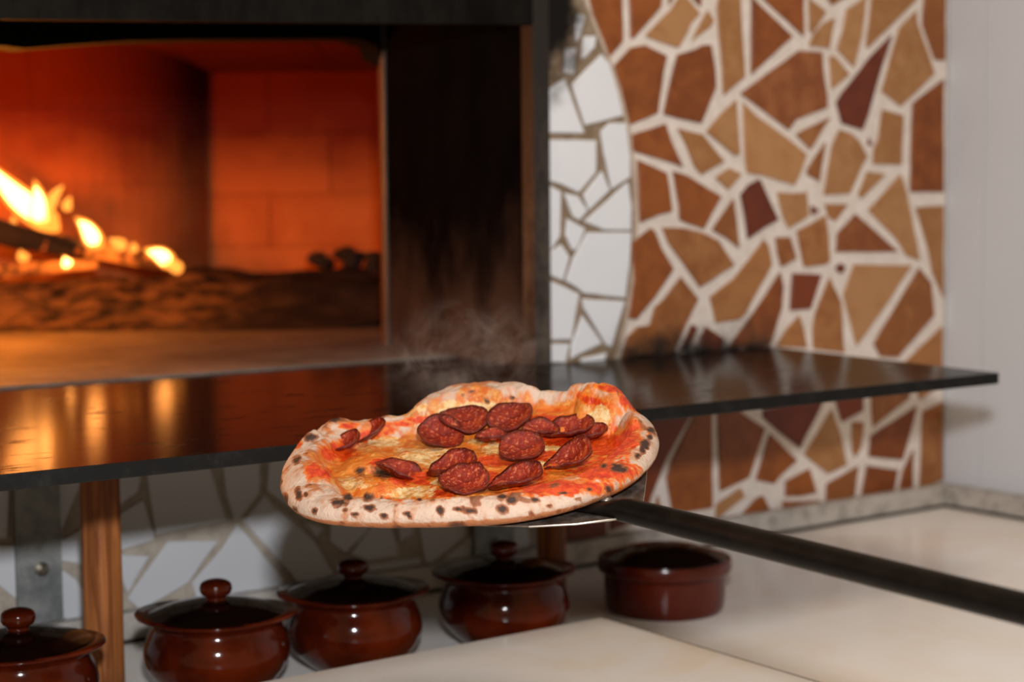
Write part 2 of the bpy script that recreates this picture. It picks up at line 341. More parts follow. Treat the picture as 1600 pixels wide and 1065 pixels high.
WHITE_ARCH = [
[(885.1,75.1),(901,75.1),(897.3,116.4),(882.3,113.6)],
[(903.8,20.7),(916.1,24.4),(905.7,60.1),(901,65.7),(900.1,37.6)],
[(913.2,56.3),(932,56.3),(930.1,73.2),(912.3,92),(909.5,88.3)],
[(940.5,84.5),(952.7,99.5),(965.8,142.7),(974.3,180.3),(915.1,195.3),(894.5,131.5)],
[(883,122),(914,208),(848,207),(848,188),(853,156),(861,137)],
[(848.5,218.2),(932,219.1),(932,268.9),(904.8,300.8),(877.6,287.7),(848.5,279.2)],
[(979,191.9),(985.5,246.3),(985.5,276.4),(956.4,295.2),(944.2,236.9),(939.5,205),(952.7,191.9)],
[(941.4,267),(953.6,297),(920.8,328),(912.3,304.6)],
[(849,284),(877,299),(876,368),(859,395),(849,397)],
[(882.3,300.8),(903.8,306.4),(918.9,329),(905.7,344),(896.3,338.4)],
[(981.8,283.9),(987.4,321.5),(986.5,359),(945.2,359),(913.2,345.9)],
[(886.9,341.2),(915.1,357.1),(902,389.1),(894.5,390),(885.1,368.4)],
[(918,363),(987,363),(985,408),(978,465),(953,463),(913,458),(902,449),(885,439),(896,404)],
[(849.4,400.7),(877.6,381.9),(890.7,400.7),(880.4,438.2),(849.4,425.1)],
[(849.4,434.5),(877.6,445.7),(905.7,458.9),(893.5,530.2),(849.4,530.2)],
[(910.4,466.4),(977.1,470.1),(956.4,541.5),(948.9,539.6),(913.2,481.4)],
[(910.4,492.7),(941.4,535.9),(905.7,552.8),(892.6,560.3),(894.5,535.9)],
[(849.4,537.7),(890.7,536.8),(884.1,565.9),(849.4,565)],
[(907.6,560.3),(948.9,550.9),(945.2,562.2),(909.5,565.9)]]
WHITE_LOWER = [
[(-30.4,762.8),(15.2,760.3),(11.4,838.9),(-30.4,844)],
[(-30.4,851.6),(26.6,851.6),(27.9,937.8),(0,915),(-30.4,902.3)],
[(50.7,757.8),(128.1,750.1),(101.4,816.1),(96.4,826.2),(50.7,836.4)],
[(55.8,851.6),(101.4,841.4),(131.9,823.7),(177.5,816.1),(177.5,887.1),(131.9,882),(98.9,877),(55.8,871.9)],
[(55.8,882),(101.4,892.2),(119.2,904.8),(131.9,925.1),(133.1,955.6),(121.7,973.3),(101.4,965.7),(55.8,968.3)],
[(142,755.2),(186.4,745.1),(220.6,740),(215.6,767.9),(187.7,788.2),(142,803.4)],
[(182.6,806.4),(223.2,780.6),(240.9,833.8),(239.7,844),(190.2,859.2),(182.6,860.5)],
[(185.1,866.8),(233.3,869.3),(200.4,926.4),(187.7,897.2)],
[(229,736.3),(327,725.4),(354.2,812.6),(245.3,834.3),(238.5,796.2)],
[(264.4,845.2),(340.6,845.2),(294.3,910.6),(220.8,954.1),(200.4,935.1),(242.6,875.2)],
[(371.9,819.4),(444.1,905.1),(441.4,916),(419.6,935.1),(310.7,946),(301.2,910.6),(348.8,856.1)],
[(348.8,728.2),(406,720),(406,769),(376,807.1),(367.9,812.6),(354.2,774.5)],
[(413,774),(426,789),(491,844),(521,896),(467,912),(439,877),(381,814)],
[(421,718),(480,712),(480,812),(417,766)],
[(476.3,815.6),(506.3,825),(494.1,839.1)],
[(517.5,813.8),(575.6,821.3),(575.6,828.8),(540,864.4),(515.6,845.6)],
[(581.3,821.3),(611.3,821.3),(620.6,851.3),(622.5,868.1),(575.6,875.6),(547.5,864.4)],
[(622.5,821.3),(648.8,821.3),(645,834.4),(624.4,845.6)],
[(654.4,817.5),(727.5,817.5),(727.5,836.3),(675,879.4),(665.6,881.3)],
[(575.6,881.3),(656.3,871.9),(658.1,885),(645,890.6),(577.5,894.4)],
[(686.3,881.3),(736.9,836.3),(736.9,885),(701.3,892.5)],
[(770.6,822.5),(825,822.5),(828.8,846.9),(815.6,869.4),(770.6,867.5)],
[(488,714),(560,706),(566,790),(530,806),(488,808)],
[(568,705),(640,698),(655,760),(600,808),(572,800)],
[(648,697),(735,690),(735,775),(690,800),(662,768)],
[(612,810),(655,775),(690,806),(665,815)],
[(807,690),(878,684),(880,745),(845,790),(807,770)],
[(807,780),(842,800),(880,758),(882,812),(810,814)]]

# ================================================================== THE SETTING
# worktop (lower level) under the shelf
bm = bmesh.new(); add_box(bm, (-0.9, -1.35, -0.04), (XW, 0.0, 0.0))
tag(from_bm('marble_worktop', bm, M['counter']), 'pale marble worktop along the tiled wall that carries the clay pots', 'worktop')
# thick marble slab lying on it in front of the pots
bm = bmesh.new(); add_box(bm, (-0.9, -1.35, 0.0), (1.150, -0.362, 0.035), 0.0015)
slab = tag(from_bm('marble_slab', bm, M['slab']), 'raised marble slab lying on the worktop in front of the pots', 'slab')
box('edge_joint', (1.1488, -1.35, .030), (1.1502, -.363, .0352), M['grime'], slab)

# back wall: grout bed with the oven mouth left open
bm = bmesh.new()
add_box(bm, (XF-.004, 0.0, -0.04), (XW, 0.16, 1.15))
add_box(bm, (-0.9, 0.0, -0.04), (XF-.004, 0.16, ZS-.014))
add_box(bm, (-0.9, 0.0, ZS-.014), (0.1, 0.16, 1.15))
wall = tag(from_bm('wall_back', bm, M['grout']), 'wall of broken brown and white tiles around the oven mouth', None, None, 'structure')

def shell(pts, y0, depth, name, m, parent, step=9.0, jit=.55, bev=.0009):
    """a broken tile: outline in photograph pixels laid on the wall, its edge slightly ragged, front edge bevelled"""
    out = []
    n = len(pts)
    for i in range(n):
        a, b = np.array(pts[i]), np.array(pts[(i+1) % n]); L = np.hypot(*(b-a)); k = max(1, int(L/step/2.2))
        nx = np.array([-(b-a)[1], (b-a)[0]])/max(L, 1e-6)
        for j in range(k):
            q = a+(b-a)*j/k
            if j: q = q + nx*random.uniform(-jit, jit)
            out.append(q)
    P = [onY(q[0], q[1], y0-depth) for q in out]
    P = [(p[0], p[2]) for p in P]
    n = len(P)
    area = sum(P[i][0]*P[(i+1) % n][1]-P[(i+1) % n][0]*P[i][1] for i in range(n))
    if area < 0: P = P[::-1]
    Q = []
    for i in range(n):
        a, b, c = (np.array(P[(i+s) % n]) for s in (-1, 0, 1))
        e1 = (b-a)/max(np.hypot(*(b-a)), 1e-9); e2 = (c-b)/max(np.hypot(*(c-b)), 1e-9)
        nn = np.array([-e1[1], e1[0]])+np.array([-e2[1], e2[0]]); l = np.hypot(*nn)
        nn = nn/l if l > .3 else nn*0
        Q.append(tuple(b+nn*bev*1.2))
    bm = bmesh.new()
    back = [bm.verts.new((x, y0+.001, z)) for x, z in P]
    mid = [bm.verts.new((x, y0-depth+bev, z)) for x, z in P]
    fr = [bm.verts.new((x, y0-depth, z)) for x, z in Q]
    for A, B in ((back, mid), (mid, fr)):
        for i in range(n): bm.faces.new((A[i], A[(i+1) % n], B[(i+1) % n], B[i]))
    bm.faces.new(fr)
    return from_bm(name, bm, m, parent)

for code, pts in BROWN_UPPER + BROWN_LOWER:
    shell(pts, 0.0, .0030+random.uniform(-.0005, .0006), 'tile', TILE[code], wall)
# the mosaic goes on above the picture and behind the shelf
rj = random.Random(3)
for r, (va, vb) in enumerate(((-205, -112), (-108, -16))):
    xs = [912+71*i for i in range(9)]; jt = [rj.uniform(-16, 16) for _ in xs]; jb = [rj.uniform(-16, 16) for _ in xs]
    jt[-1] = jb[-1] = 0; jt[0] = jb[0] = 0; xs[-1] = 1480
    for i in range(8):
        h = rj.uniform(-12, 12) if r else 0
        shell([(xs[i]+jt[i]+4, va+h*(i % 2)), (xs[i+1]+jt[i+1]-4, va+h*(i % 2)), (xs[i+1]+jb[i+1]-4, vb), (xs[i]+jb[i]+4, vb)], 0.0, .0030, 'tile', TILE[rj.choice('ddmmtte')], wall)
for q in ([(1216,551),(1300,561),(1296,618),(1216,622)], [(1306,562),(1385,571),(1382,606),(1304,614)], [(1391,572),(1474,581),(1474,594),(1390,602)]):
    shell(q, 0.0, .0030, 'tile', TILE[rj.choice('dmt')], wall)
for i in range(4):
    a0, a1 = 892+i*80+rj.uniform(-8, 8), 966+i*80+rj.uniform(-4, 4); top_v = lambda u: 567+(870-u)*.079+16
    shell([(a0, top_v(a0)), (a1, top_v(a1)), (a1-rj.uniform(0, 14), 632), (a0+rj.uniform(0, 12), 634)], 0.0, .0030, 'tile', TILE[rj.choice('Ddm')], wall)
# white mosaic arch beside the mouth: its own bed of brown grout, a raised pale rim, white shards
ARC = [(906, -10), (918, 22), (942, 80), (962, 138), (978, 205), (986, 270), (989, 330), (988, 400), (981, 465), (968, 525), (955, 572)]
bed = ARC + [(849, 572), (849, -10)]
P = [onY(u, v, 0) for u, v in bed]; bm = bmesh.new(); prism(bm, [(p[0], 0, p[2]) for p in P], (0, .002, 0), (0, -.0008, 0))
arch = from_bm('arch_bed', bm, M['arch_grout'], wall)
bm = bmesh.new(); rim = []
for i, (u, v) in enumerate(ARC):
    p = onY(u, v, 0); q = onY(u+(6 if v > 20 else 4), v, 0); rim.append((p, q))
for (p, q), (p2, q2) in zip(rim, rim[1:]):
    prism(bm, [(p[0], 0, p[2]), (q[0], 0, q[2]), (q2[0], 0, q2[2]), (p2[0], 0, p2[2])], (0, .001, 0), (0, -.0026, 0))
bmesh.ops.remove_doubles(bm, verts=bm.verts, dist=1e-5)
from_bm('arch_rim', bm, M['rim'], wall)
for pts in WHITE_ARCH: shell(pts, -.0008, .0030, 'white_tile', M['white_tile'], arch)
# white shards below the shelf, in greyer grout
bm = bmesh.new()
a = onY(884, 850, 0)[0]
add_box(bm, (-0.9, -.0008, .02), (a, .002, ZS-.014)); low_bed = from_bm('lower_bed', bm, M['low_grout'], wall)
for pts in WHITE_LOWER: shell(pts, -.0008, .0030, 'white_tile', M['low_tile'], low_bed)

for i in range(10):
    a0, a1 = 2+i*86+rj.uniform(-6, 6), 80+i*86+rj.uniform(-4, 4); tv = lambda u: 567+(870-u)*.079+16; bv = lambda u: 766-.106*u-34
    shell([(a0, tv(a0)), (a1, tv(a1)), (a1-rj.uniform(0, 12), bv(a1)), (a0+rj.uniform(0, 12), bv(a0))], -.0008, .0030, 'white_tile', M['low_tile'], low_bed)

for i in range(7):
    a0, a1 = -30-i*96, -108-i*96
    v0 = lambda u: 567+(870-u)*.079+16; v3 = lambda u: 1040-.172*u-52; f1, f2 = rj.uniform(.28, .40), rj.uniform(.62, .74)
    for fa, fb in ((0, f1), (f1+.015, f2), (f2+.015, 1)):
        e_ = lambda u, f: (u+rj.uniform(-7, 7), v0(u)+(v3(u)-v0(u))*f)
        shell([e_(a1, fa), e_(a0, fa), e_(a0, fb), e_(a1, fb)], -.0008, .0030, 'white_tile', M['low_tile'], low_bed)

# right-hand wall of smooth white panels
wr = tag(box('wall_right', (XW+.012, -2.6, -0.04), (XW+.06, 0.16, 1.15), M['panel']), 'smooth white panelled wall right of the brown mosaic', None, None, 'structure')
ys = onX(1536, 400, XW)[1]
for y1, y0 in ((-.002, ys+.0006), (ys-.0006, ys-.25), (ys-.2512, ys-.50), (ys-.5012, ys-.75)):
    box('wall_panel', (XW, y0, .03), (XW+.012, y1, 1.15), M['panel'], wr, .0006)
# marble upstand along both walls, with the grimy joint under it
HP = .034
b1 = tag(box('baseboard_back', (-0.9, -.024, .004), (XW-.001, -.0045, HP), M['plinth'], None, .002), 'low grey marble upstand at the foot of the tiled wall', None, None, 'structure')
box('joint', (-0.9, -.0255, 0.0), (XW-.002, -.004, .0042), M['grime'], b1)
b2 = tag(box('baseboard_right', (XW-.024, -1.35, .004), (XW-.0005, -.0255, HP), M['plinth'], None, .002), 'low grey marble upstand at the foot of the white wall', None, None, 'structure')
box('joint', (XW-.0255, -1.35, 0.0), (XW-.001, -.0262, .0042), M['grime'], b2)

# ================================================================== SHELF AND ITS SUPPORTS
sh = empty('oven_shelf', (0.9, -.23, ZS-.014), 'long polished black stone shelf in front of the oven mouth', 'shelf')
outline = [(-.3, -.459), (1.691, -.455), (1.752, -.0045), (XF+.002, -.0045), (XF+.002, -.016), (XJ-.002, -.016), (XJ-.002, .165), (.222, .165), (.222, -.0045), (-.3, -.0045)]
bm = bmesh.new(); prism(bm, [(x, y, 0) for x, y in outline], (0, 0, ZS-.0135), (0, 0, ZS))
es = [e for e in bm.edges if abs(e.verts[0].co.z-e.verts[1].co.z) < 1e-6]
bmesh.ops.bevel(bm, geom=es, offset=.0007, segments=1, affect='EDGES')
top = from_bm('shelf_top', bm, M['shelf'], sh)
top.data.materials.append(M['shelf_edge'])
for p in top.data.polygons:
    if abs(p.normal.z) < .4: p.material_index = 1

def post(u, v, y, w, label):
    c = onY(u, v, y); r = w/2
    o = empty('wooden_post', (c[0], y, 0), label, 'post', 'posts under the shelf')
    bm = bmesh.new(); n = 20; rings = []
    for i in range(13):
        z = (ZS-.0142)*i/12; ring = []
        for k in range(n):
            a = 2*math.pi*k/n; rr = r*(1/max(abs(math.cos(a-.3)), abs(math.sin(a-.3))))
            rr = min(rr, r*1.22)*(1+.02*noise.noise((math.cos(a)*3, math.sin(a)*3, z*14)))
            ring.append(bm.verts.new((c[0]+.86*rr*math.cos(a), y+.86*rr*math.sin(a), z)))
        rings.append(ring)
    for A, B in zip(rings, rings[1:]):
        for k in range(n): bm.faces.new((A[k], A[(k+1) % n], B[(k+1) % n], B[k]))
    bm.faces.new(rings[0][::-1]); bm.faces.new(rings[-1])
    from_bm('stake', bm, M['wood'], o, True)
post(160, 900, -.165, .037, 'brown wooden post between the two leftmost clay pots')
post(862, 850, -.10, .034, 'shadowed wooden post behind the pot under the pizza')

def bracket(u0, u1, v, label):
    a, b = onY(u0, v, -.012), onY(u1, v, -.012)
    o = empty('steel_bracket', ((a[0]+b[0])/2, -.01, HP), label, 'bracket', 'flat steel bars under the shelf')
    box('bar', (a[0], -.0125, HP+.001), (b[0], -.0045, ZS-.0142), M['steel'], o, .0006)
    p = onY((u0+u1)/2+2, v, -.0125)
    bm = bmesh.new(); L = Matrix.Translation((p[0], -.0145, p[2])) @ Matrix.Rotation(math.pi/2, 4, 'X')
    bmesh.ops.create_cone(bm, cap_ends=True, segments=20, radius1=.0075, radius2=.0075, depth=.004, matrix=L)
    bmesh.ops.create_cone(bm, cap_ends=True, segments=20, radius1=.0075, radius2=.003, depth=.003, matrix=Matrix.Translation((0, -.0035, 0)) @ L)
    from_bm('bolt', bm, M['bolt'], o)
bracket(27, 97, 888, 'flat galvanised bar with a bolt left of the brown wooden post')
bracket(742, 803, 850, 'shadowed flat bar on the wall behind the pot under the pizza')

# ================================================================== THE OVEN
oven = empty('pizza_oven', (0.9, .4, ZS), 'wood fired brick oven with a wide sooty mouth and glowing chamber', 'oven')
# iron frame strip right of the mouth, sooty reveal, thin iron strip at its back
def plate(name, px, y0, y1, m, parent):
    P = [onY(u, v, y0) for u, v in px]; bm = bmesh.new()
    prism(bm, [(p[0], 0, p[2]) for p in P], (0, y0, 0), (0, y1, 0)); return from_bm(name, bm, m, parent)
box('frame_strip', (XJ, -.014, ZS+.0002), (XF, .012, 1.1), M['frame'], oven, .001)
box('jamb', (XJ, .012, ZS-.10), (XJ+.14, YR, 1.1), M['jamb'], oven)
box('jamb_strip', (XJ-.004, YR-.004, ZS), (XJ+.02, YR+.006, .742), M['strip'], oven, .001)
# lintel: front beam, and a soot-caked plate at the back of the mouth
a, b = onY(0, 30, -.012), onY(826, 39, -.012)
sl = (b[2]-a[2])/(b[0]-a[0]); zl = lambda x: a[2]+(x-a[0])*sl
bm = bmesh.new(); prism(bm, [(.1, 0, zl(.1)), (XF, 0, zl(XF)), (XF, 0, 1.1), (.1, 0, 1.1)], (0, -.0138, 0), (0, .002, 0))
from_bm('lintel', bm, M['lintel'], oven)
edge = [(-400, 80), (-150, 74), (0, 71), (40, 76), (110, 70), (200, 64), (300, 62), (430, 61), (520, 60), (560, 61), (572, 66), (588, 70), (596, 90), (640, 110)]
P = [onY(u, v, YR) for u, v in edge]; P = [(p[0], 0, p[2]) for p in P]
P = P + [(P[-1][0], 0, 1.1), (P[0][0], 0, 1.1)]
bm = bmesh.new(); prism(bm, P, (0, YR, 0), (0, YR+.05, 0)); from_bm('inner_lintel', bm, M['soot'], oven)
box('mouth_roof', (.1, .002, .79), (XJ, YR, 1.1), M['soot'], oven)
box('left_jamb', (.1, .012, ZS-.10), (.22, YR, 1.1), M['jamb'], oven)
# hearth
box('hearth', (-.6, .1655, ZS-.10), (XJ-.0005, YR, ZS+.003), M['hearth'], oven, .002)
box('hearth_floor', (-.6, YR, ZS-.10), (2.5, 2.1, ZS+.003), M['hearth'], oven)
# chamber shell
ZC = .80
box('chamber_roof', (-.6, YR+.05, ZC+.012), (2.5, 2.1, ZC+.05), M['mortar'], oven)
box('chamber_side', (-.62, YR, ZS), (-.58, 2.1, ZC+.03), M['soot'], oven)
box('chamber_back', (-.6, 2.06, ZS), (2.5, 2.1, ZC+.03), M['mortar'], oven)
box('chamber_front', (XJ+.02, YR, ZS-.1), (2.5, YR+.05, ZC+.03), M['mortar'], oven)
box('chamber_front', (-.6, YR, ZS-.1), (.22, YR+.05, ZC+.03), M['mortar'], oven)
# chamber wall right of the fire: big refractory blocks
A3 = at(300, 300, 3.49); B3 = at(700, 300, 3.43)
dirw = np.array([B3[0]-A3[0], B3[1]-A3[1]]); Lw = np.hypot(*dirw); dirw /= Lw; nrm = np.array([dirw[1], -dirw[0]])
def wall_pt(s, off, z): return (A3[0]+dirw[0]*s+nrm[0]*off, A3[1]+dirw[1]*s+nrm[1]*off, z)
bm = bmesh.new(); prism(bm, [wall_pt(-.25, -.02, ZS), wall_pt(Lw+.3, -.02, ZS), wall_pt(Lw+.3, -.10, ZS), wall_pt(-.25, -.10, ZS)], (0, 0, 0), (0, 0, ZC+.02-ZS))
cw = from_bm('chamber_wall', bm, M['mortar'], oven)
rows = [(ZS, .395), (.395, .5), (.5, .622), (.622, .744)]
for ri, (z0, z1) in enumerate(rows):
    xs = [-.24, .02, .285, .56, .80] if ri % 2 == 0 else [-.24, -.08, .16, .43, .70, .80]
    for x0, x1 in zip(xs, xs[1:]):
        g = .0006; o_ = random.uniform(-.002, .002); bm = bmesh.new()
        prism(bm, [wall_pt(x0+g, -.025, z0+g), wall_pt(x1-g, -.025, z0+g), wall_pt(x1-g, o_, z0+g), wall_pt(x0+g, o_, z0+g)], (0, 0, 0), (0, 0, z1-z0-2*g))
        bmesh.ops.bevel(bm, geom=list(bm.edges), offset=.0008, segments=1, affect='EDGES')
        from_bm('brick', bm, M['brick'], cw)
# vault springing from that wall: sloping slabs
vt = empty('vault', wall_pt(Lw/2, .1, .75)); vt.parent = oven; vt.matrix_parent_inverse = oven.matrix_world.inverted()
for x0, x1 in ((-.24, .03), (.03, .305), (.305, .58), (.58, .80)):
    bm = bmesh.new(); g = .0012
    prism(bm, [wall_pt(x0+g, -.02, .7412), wall_pt(x1-g, -.02, .7412), wall_pt(x1-g, .34, .799), wall_pt(x0+g, .34, .799)], (0, 0, 0), (0, 0, .03))
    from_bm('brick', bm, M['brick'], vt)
# roof slabs
rf = [o for o in oven.children if o.name.startswith('chamber_roof')][0]
for i in range(7):
    for j in range(4):
        x0, y0 = .45+i*.26, .62+j*.27
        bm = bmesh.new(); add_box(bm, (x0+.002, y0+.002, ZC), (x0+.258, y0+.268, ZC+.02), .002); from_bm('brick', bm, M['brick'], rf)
# rounded pier behind the fire
pc = at(60, 300, 3.50); RP = .345
bm = bmesh.new(); bmesh.ops.create_cone(bm, cap_ends=True, segments=64, radius1=RP-.012, radius2=RP-.012, depth=ZC-ZS, matrix=Matrix.Translation((pc[0], pc[1], (ZC+ZS)/2)))
pier = from_bm('pier', bm, M['mortar'], oven)
for ri, (z0, z1) in enumerate(((ZS, .39), (.39, .52), (.52, .66), (.66, ZC))):
    nb = 8
    for kb in range(nb):
        a0 = 2*math.pi*(kb+.5*(ri % 2))/nb; a1 = a0+2*math.pi/nb; g = .0005; bm = bmesh.new(); cols = []
        for q in range(9):
            t = a0+g/RP+(a1-a0-2*g/RP)*q/8; c_, s_ = math.cos(t), math.sin(t)
            top_r = RP
            prof = [(RP-.02, z0+g), (RP, z0+g), (RP, .5*(z0+z1)), (top_r, z1-g), (RP-.02, z1-g)]
            cols.append([bm.verts.new((pc[0]+r*c_, pc[1]+r*s_, z)) for r, z in prof])
        for A_, B_ in zip(cols, cols[1:]):
            for i in range(5): bm.faces.new((A_[i], B_[i], B_[(i+1) % 5], A_[(i+1) % 5]))
        bm.faces.new(cols[0]); bm.faces.new(cols[-1][::-1])
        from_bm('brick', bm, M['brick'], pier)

# ------------------------------------------------------------------ ash bed, logs, flames
k = NT('ash_and_embers'); n = k.noise(11, 4, .6); n2 = k.noise(22, 3, .6)
c = k.mix(k.ramp(n, .40, .66), srgb(34, 26, 22), srgb(56, 44, 37))
d = k.n('ShaderNodeVectorMath', operation='DISTANCE'); fc = at(110, 410, 3.05); k.put(d.inputs[0], k.pos()); d.inputs[1].default_value = fc
near = k.ramp(d.outputs['Value'], .42, .10); hot = k.math('MULTIPLY', k.ramp(n2, .36, .74), near)
ash = k.bsdf(c, .95, 0, .1); k.put(k.b.inputs['Emission Color'], (1.0, .16, .015, 1)); k.put(k.b.inputs['Emission Strength'], k.math('MULTIPLY', hot, .38))
k = NT('charred_log'); n = k.noise(30, 5, .7); n2 = k.noise(24, 4, .6)
M['log'] = k.bsdf(k.mix(n, srgb(14, 11, 10), srgb(46, 36, 32)), .9, 0, .2)
k.put(k.b.inputs['Emission Color'], (1.0, .13, .01, 1)); k.put(k.b.inputs['Emission Strength'], k.ramp(n2, .60, .72, 0, .9)); k.bump(n, .6, .006)
k = NT('glowing_log'); n = k.noise(26, 5, .7); n2 = k.noise(20, 4, .6)
M['glowlog'] = k.bsdf(k.mix(n, srgb(30, 16, 12), srgb(60, 36, 26)), .9, 0, .2)
k.put(k.b.inputs['Emission Color'], (1.0, .17, .015, 1)); k.put(k.b.inputs['Emission Strength'], k.ramp(n2, .40, .62, .08, 1.5)); k.bump(n, .6, .006)
def mat_flame(name, col, st, tr):
    k = NT(name); k.t.nodes.remove(k.b)
    e = k.n('ShaderNodeEmission'); e.inputs[0].default_value = col; e.inputs[1].default_value = st
    if tr:
        t = k.n('ShaderNodeBsdfTransparent'); mx = k.n('ShaderNodeMixShader'); mx.inputs[0].default_value = tr
        k.put(mx.inputs[1], e.outputs[0]); k.put(mx.inputs[2], t.outputs[0]); k.put(k.out.inputs[0], mx.outputs[0])
    else: k.put(k.out.inputs[0], e.outputs[0])
    return k.m
M['flame'] = mat_flame('flame_outer', (1.0, .26, .03, 1), 3.0, .5)
M['core'] = mat_flame('flame_core', (1.0, .36, .08, 1), 28.0, 0)
M['big'] = mat_flame('flame_big', (1.0, .27, .022, 1), 620.0, 0)
M['weak'] = mat_flame('flame_weak', (1.0, .30, .04, 1), 2.4, .35)

FD = 3.02
bm = bmesh.new(); G = 90
c0 = at(200, 430, 3.12)
grid = []
for i in range(G+1):
    row = []
    for j in range(G+1):
        x = .62+i*(1.35/G); y = .70+j*(1.0/G)
        # height rises from the hearth towards the back right and towards the fire
        dd = (np.array([x, y])-CAM[:2]) @ np.array([math.sin(YAW), math.cos(YAW)])
        h = max(0.0, min(1.0, (dd-2.80)/.45)); h = h*h*(3-2*h)*.075
        h *= 1+.25*noise.noise((x*7, y*7, 0))+.06*noise.noise((x*22, y*22, 3)); h += .002*noise.noise((x*60, y*60, 9))*min(1, h*60)
        row.append(bm.verts.new((x, y, ZS+.0015+h)))
    grid.append(row)
for i in range(G):
    for j in range(G): bm.faces.new((grid[i][j], grid[i+1][j], grid[i+1][j+1], grid[i][j+1]))
o = from_bm('ember_bed', bm, ash, None, True)
tag(o, 'bed of grey ash and glowing embers at the back of the oven', 'embers', None, 'stuff')

def log(name, u0, v0, u1, v1, d0_, d1_, r0_, r1_, m, label, group=None):
    a, b = Vector(at(u0, v0, d0_)), Vector(at(u1, v1, d1_)); ax = (b-a); L = ax.length; ax.normalize()
    up = Vector((0, 0, 1)); s = ax.cross(up).normalized(); t = s.cross(ax)
    e = empty(name, (a+b)/2-Vector((0, 0, r0_)), label, 'log', group)
    bm = bmesh.new(); n = 16; rings = []
    for i in range(17):
        f = i/16; rr = r0_+(r1_-r0_)*f; ring = []
        if i in (0, 16): rr *= .8
        for k_ in range(n):
            an = 2*math.pi*k_/n; w = rr*(1+.22*noise.noise((math.cos(an)*1.5+u0, math.sin(an)*1.5, f*L*14)))
            ring.append(bm.verts.new(a+ax*(L*f)+s*(w*math.cos(an))+t*(w*math.sin(an))))
        rings.append(ring)
    for A_, B_ in zip(rings, rings[1:]):
        for k_ in range(n): bm.faces.new((A_[k_], A_[(k_+1) % n], B_[(k_+1) % n], B_[k_]))
    bm.faces.new(rings[0][::-1]); bm.faces.new(rings[-1])
    from_bm('wood', bm, m, e, True); return e
def flame(parent, u0, v0, u1, v1, d, wpx, weak=False, core='core'):
    """a tongue of fire from its root (u0,v0) to its tip (u1,v1)"""
    a, b = Vector(at(u0, v0, d)), Vector(at(u1, v1, d)); ax = b-a; L = ax.length; ax.normalize(); W = wpx/FPX*d/2
    s = Vector(rt); s = (s-ax*s.dot(ax)).normalized(); t = ax.cross(s)
    def tongue(name, sc, m, par):
        bm = bmesh.new(); n = 14; rings = []
        for i in range(11):
            f = i/10; r = W*sc*math.sin(math.pi*min(1, f**.62*.97+.03))**.8 + 1e-4
            cen = a+ax*(L*(.5+(f-.5)*sc))+s*(W*.35*math.sin(f*4+u0)*f)
            rings.append([bm.verts.new(cen+s*(r*math.cos(2*math.pi*q/n))+t*(r*math.sin(2*math.pi*q/n))) for q in range(n)])
        for A_, B_ in zip(rings, rings[1:]):
            for q in range(n): bm.faces.new((A_[q], A_[(q+1) % n], B_[(q+1) % n], B_[q]))
        bm.faces.new(rings[0][::-1]); bm.faces.new(rings[-1])
        return from_bm(name, bm, m, par, True)
    if weak: tongue('flame', 1.0, M['weak'], parent)
    else: fo = tongue('flame', 1.12, M['flame'], parent); tongue('flame_core', .80, M[core], fo)

l1 = log('firewood_log', -330, 285, 128, 392, 2.56, 2.98, .036, .014, M['log'], 'charred black log with tall flames at the left of the fire')
flame(l1, 85, 354, -30, 255, 3.0, 40); flame(l1, 62, 352, 54, 284, 2.97, 27)
flame(l1, 18, 372, 20, 336, 2.94, 16, True); flame(l1, 72, 330, 98, 288, 3.02, 18, True); flame(l1, 104, 330, 108, 306, 3.03, 15, True)
for u, v, h, w in ((-110, 352, 120, 60), (-180, 350, 170, 70), (-260, 345, 130, 64)): flame(l1, u, v, u-20, v-h, 2.50, w, False, 'big')   # unseen flames left of the frame, added to light the chamber walls
l2 = log('firewood_log', 60, 372, 268, 414, 3.10, 3.00, .018, .012, M['glowlog'], 'thin glowing log with small flames along its top right of the charred log')
flame(l2, 156, 384, 118, 342, 3.0, 28); flame(l2, 196, 388, 172, 370, 3.01, 18, True); flame(l2, 270, 412, 228, 388, 2.98, 25)
flame(l2, 212, 394, 204, 380, 3.02, 14, True); flame(l2, 284, 424, 256, 404, 2.97, 20, True)
l3 = log('firewood_log', -60, 430, 150, 412, 2.98, 2.95, .012, .009, M['glowlog'], 'small glowing stick lying lowest in the fire under the charred log')
flame(l3, 110, 416, 98, 402, 2.93, 18); flame(l3, 40, 408, 32, 390, 2.93, 18, True)
def lump(u, v, d, r, lab):
    p = at(u, v, d); bm = bmesh.new(); bmesh.ops.create_icosphere(bm, subdivisions=3, radius=r)
    for w in bm.verts:
        q = w.co.copy(); w.co *= 1+.45*noise.noise(q*38+Vector((u, v, 0))); w.co.z *= .62; w.co += Vector(p)
    o = from_bm('charcoal_lump', bm, M['log'], None, False); tag(o, lab, 'charcoal', 'charcoal at the foot of the chamber wall')
lump(505, 408, 3.22, .026, 'dark charcoal lump farthest left at the foot of the chamber wall')
lump(548, 402, 3.24, .030, 'dark charcoal lump in the middle at the foot of the chamber wall')
lump(592, 412, 3.20, .032, 'dark charcoal lump beside the iron strip of the oven mouth')

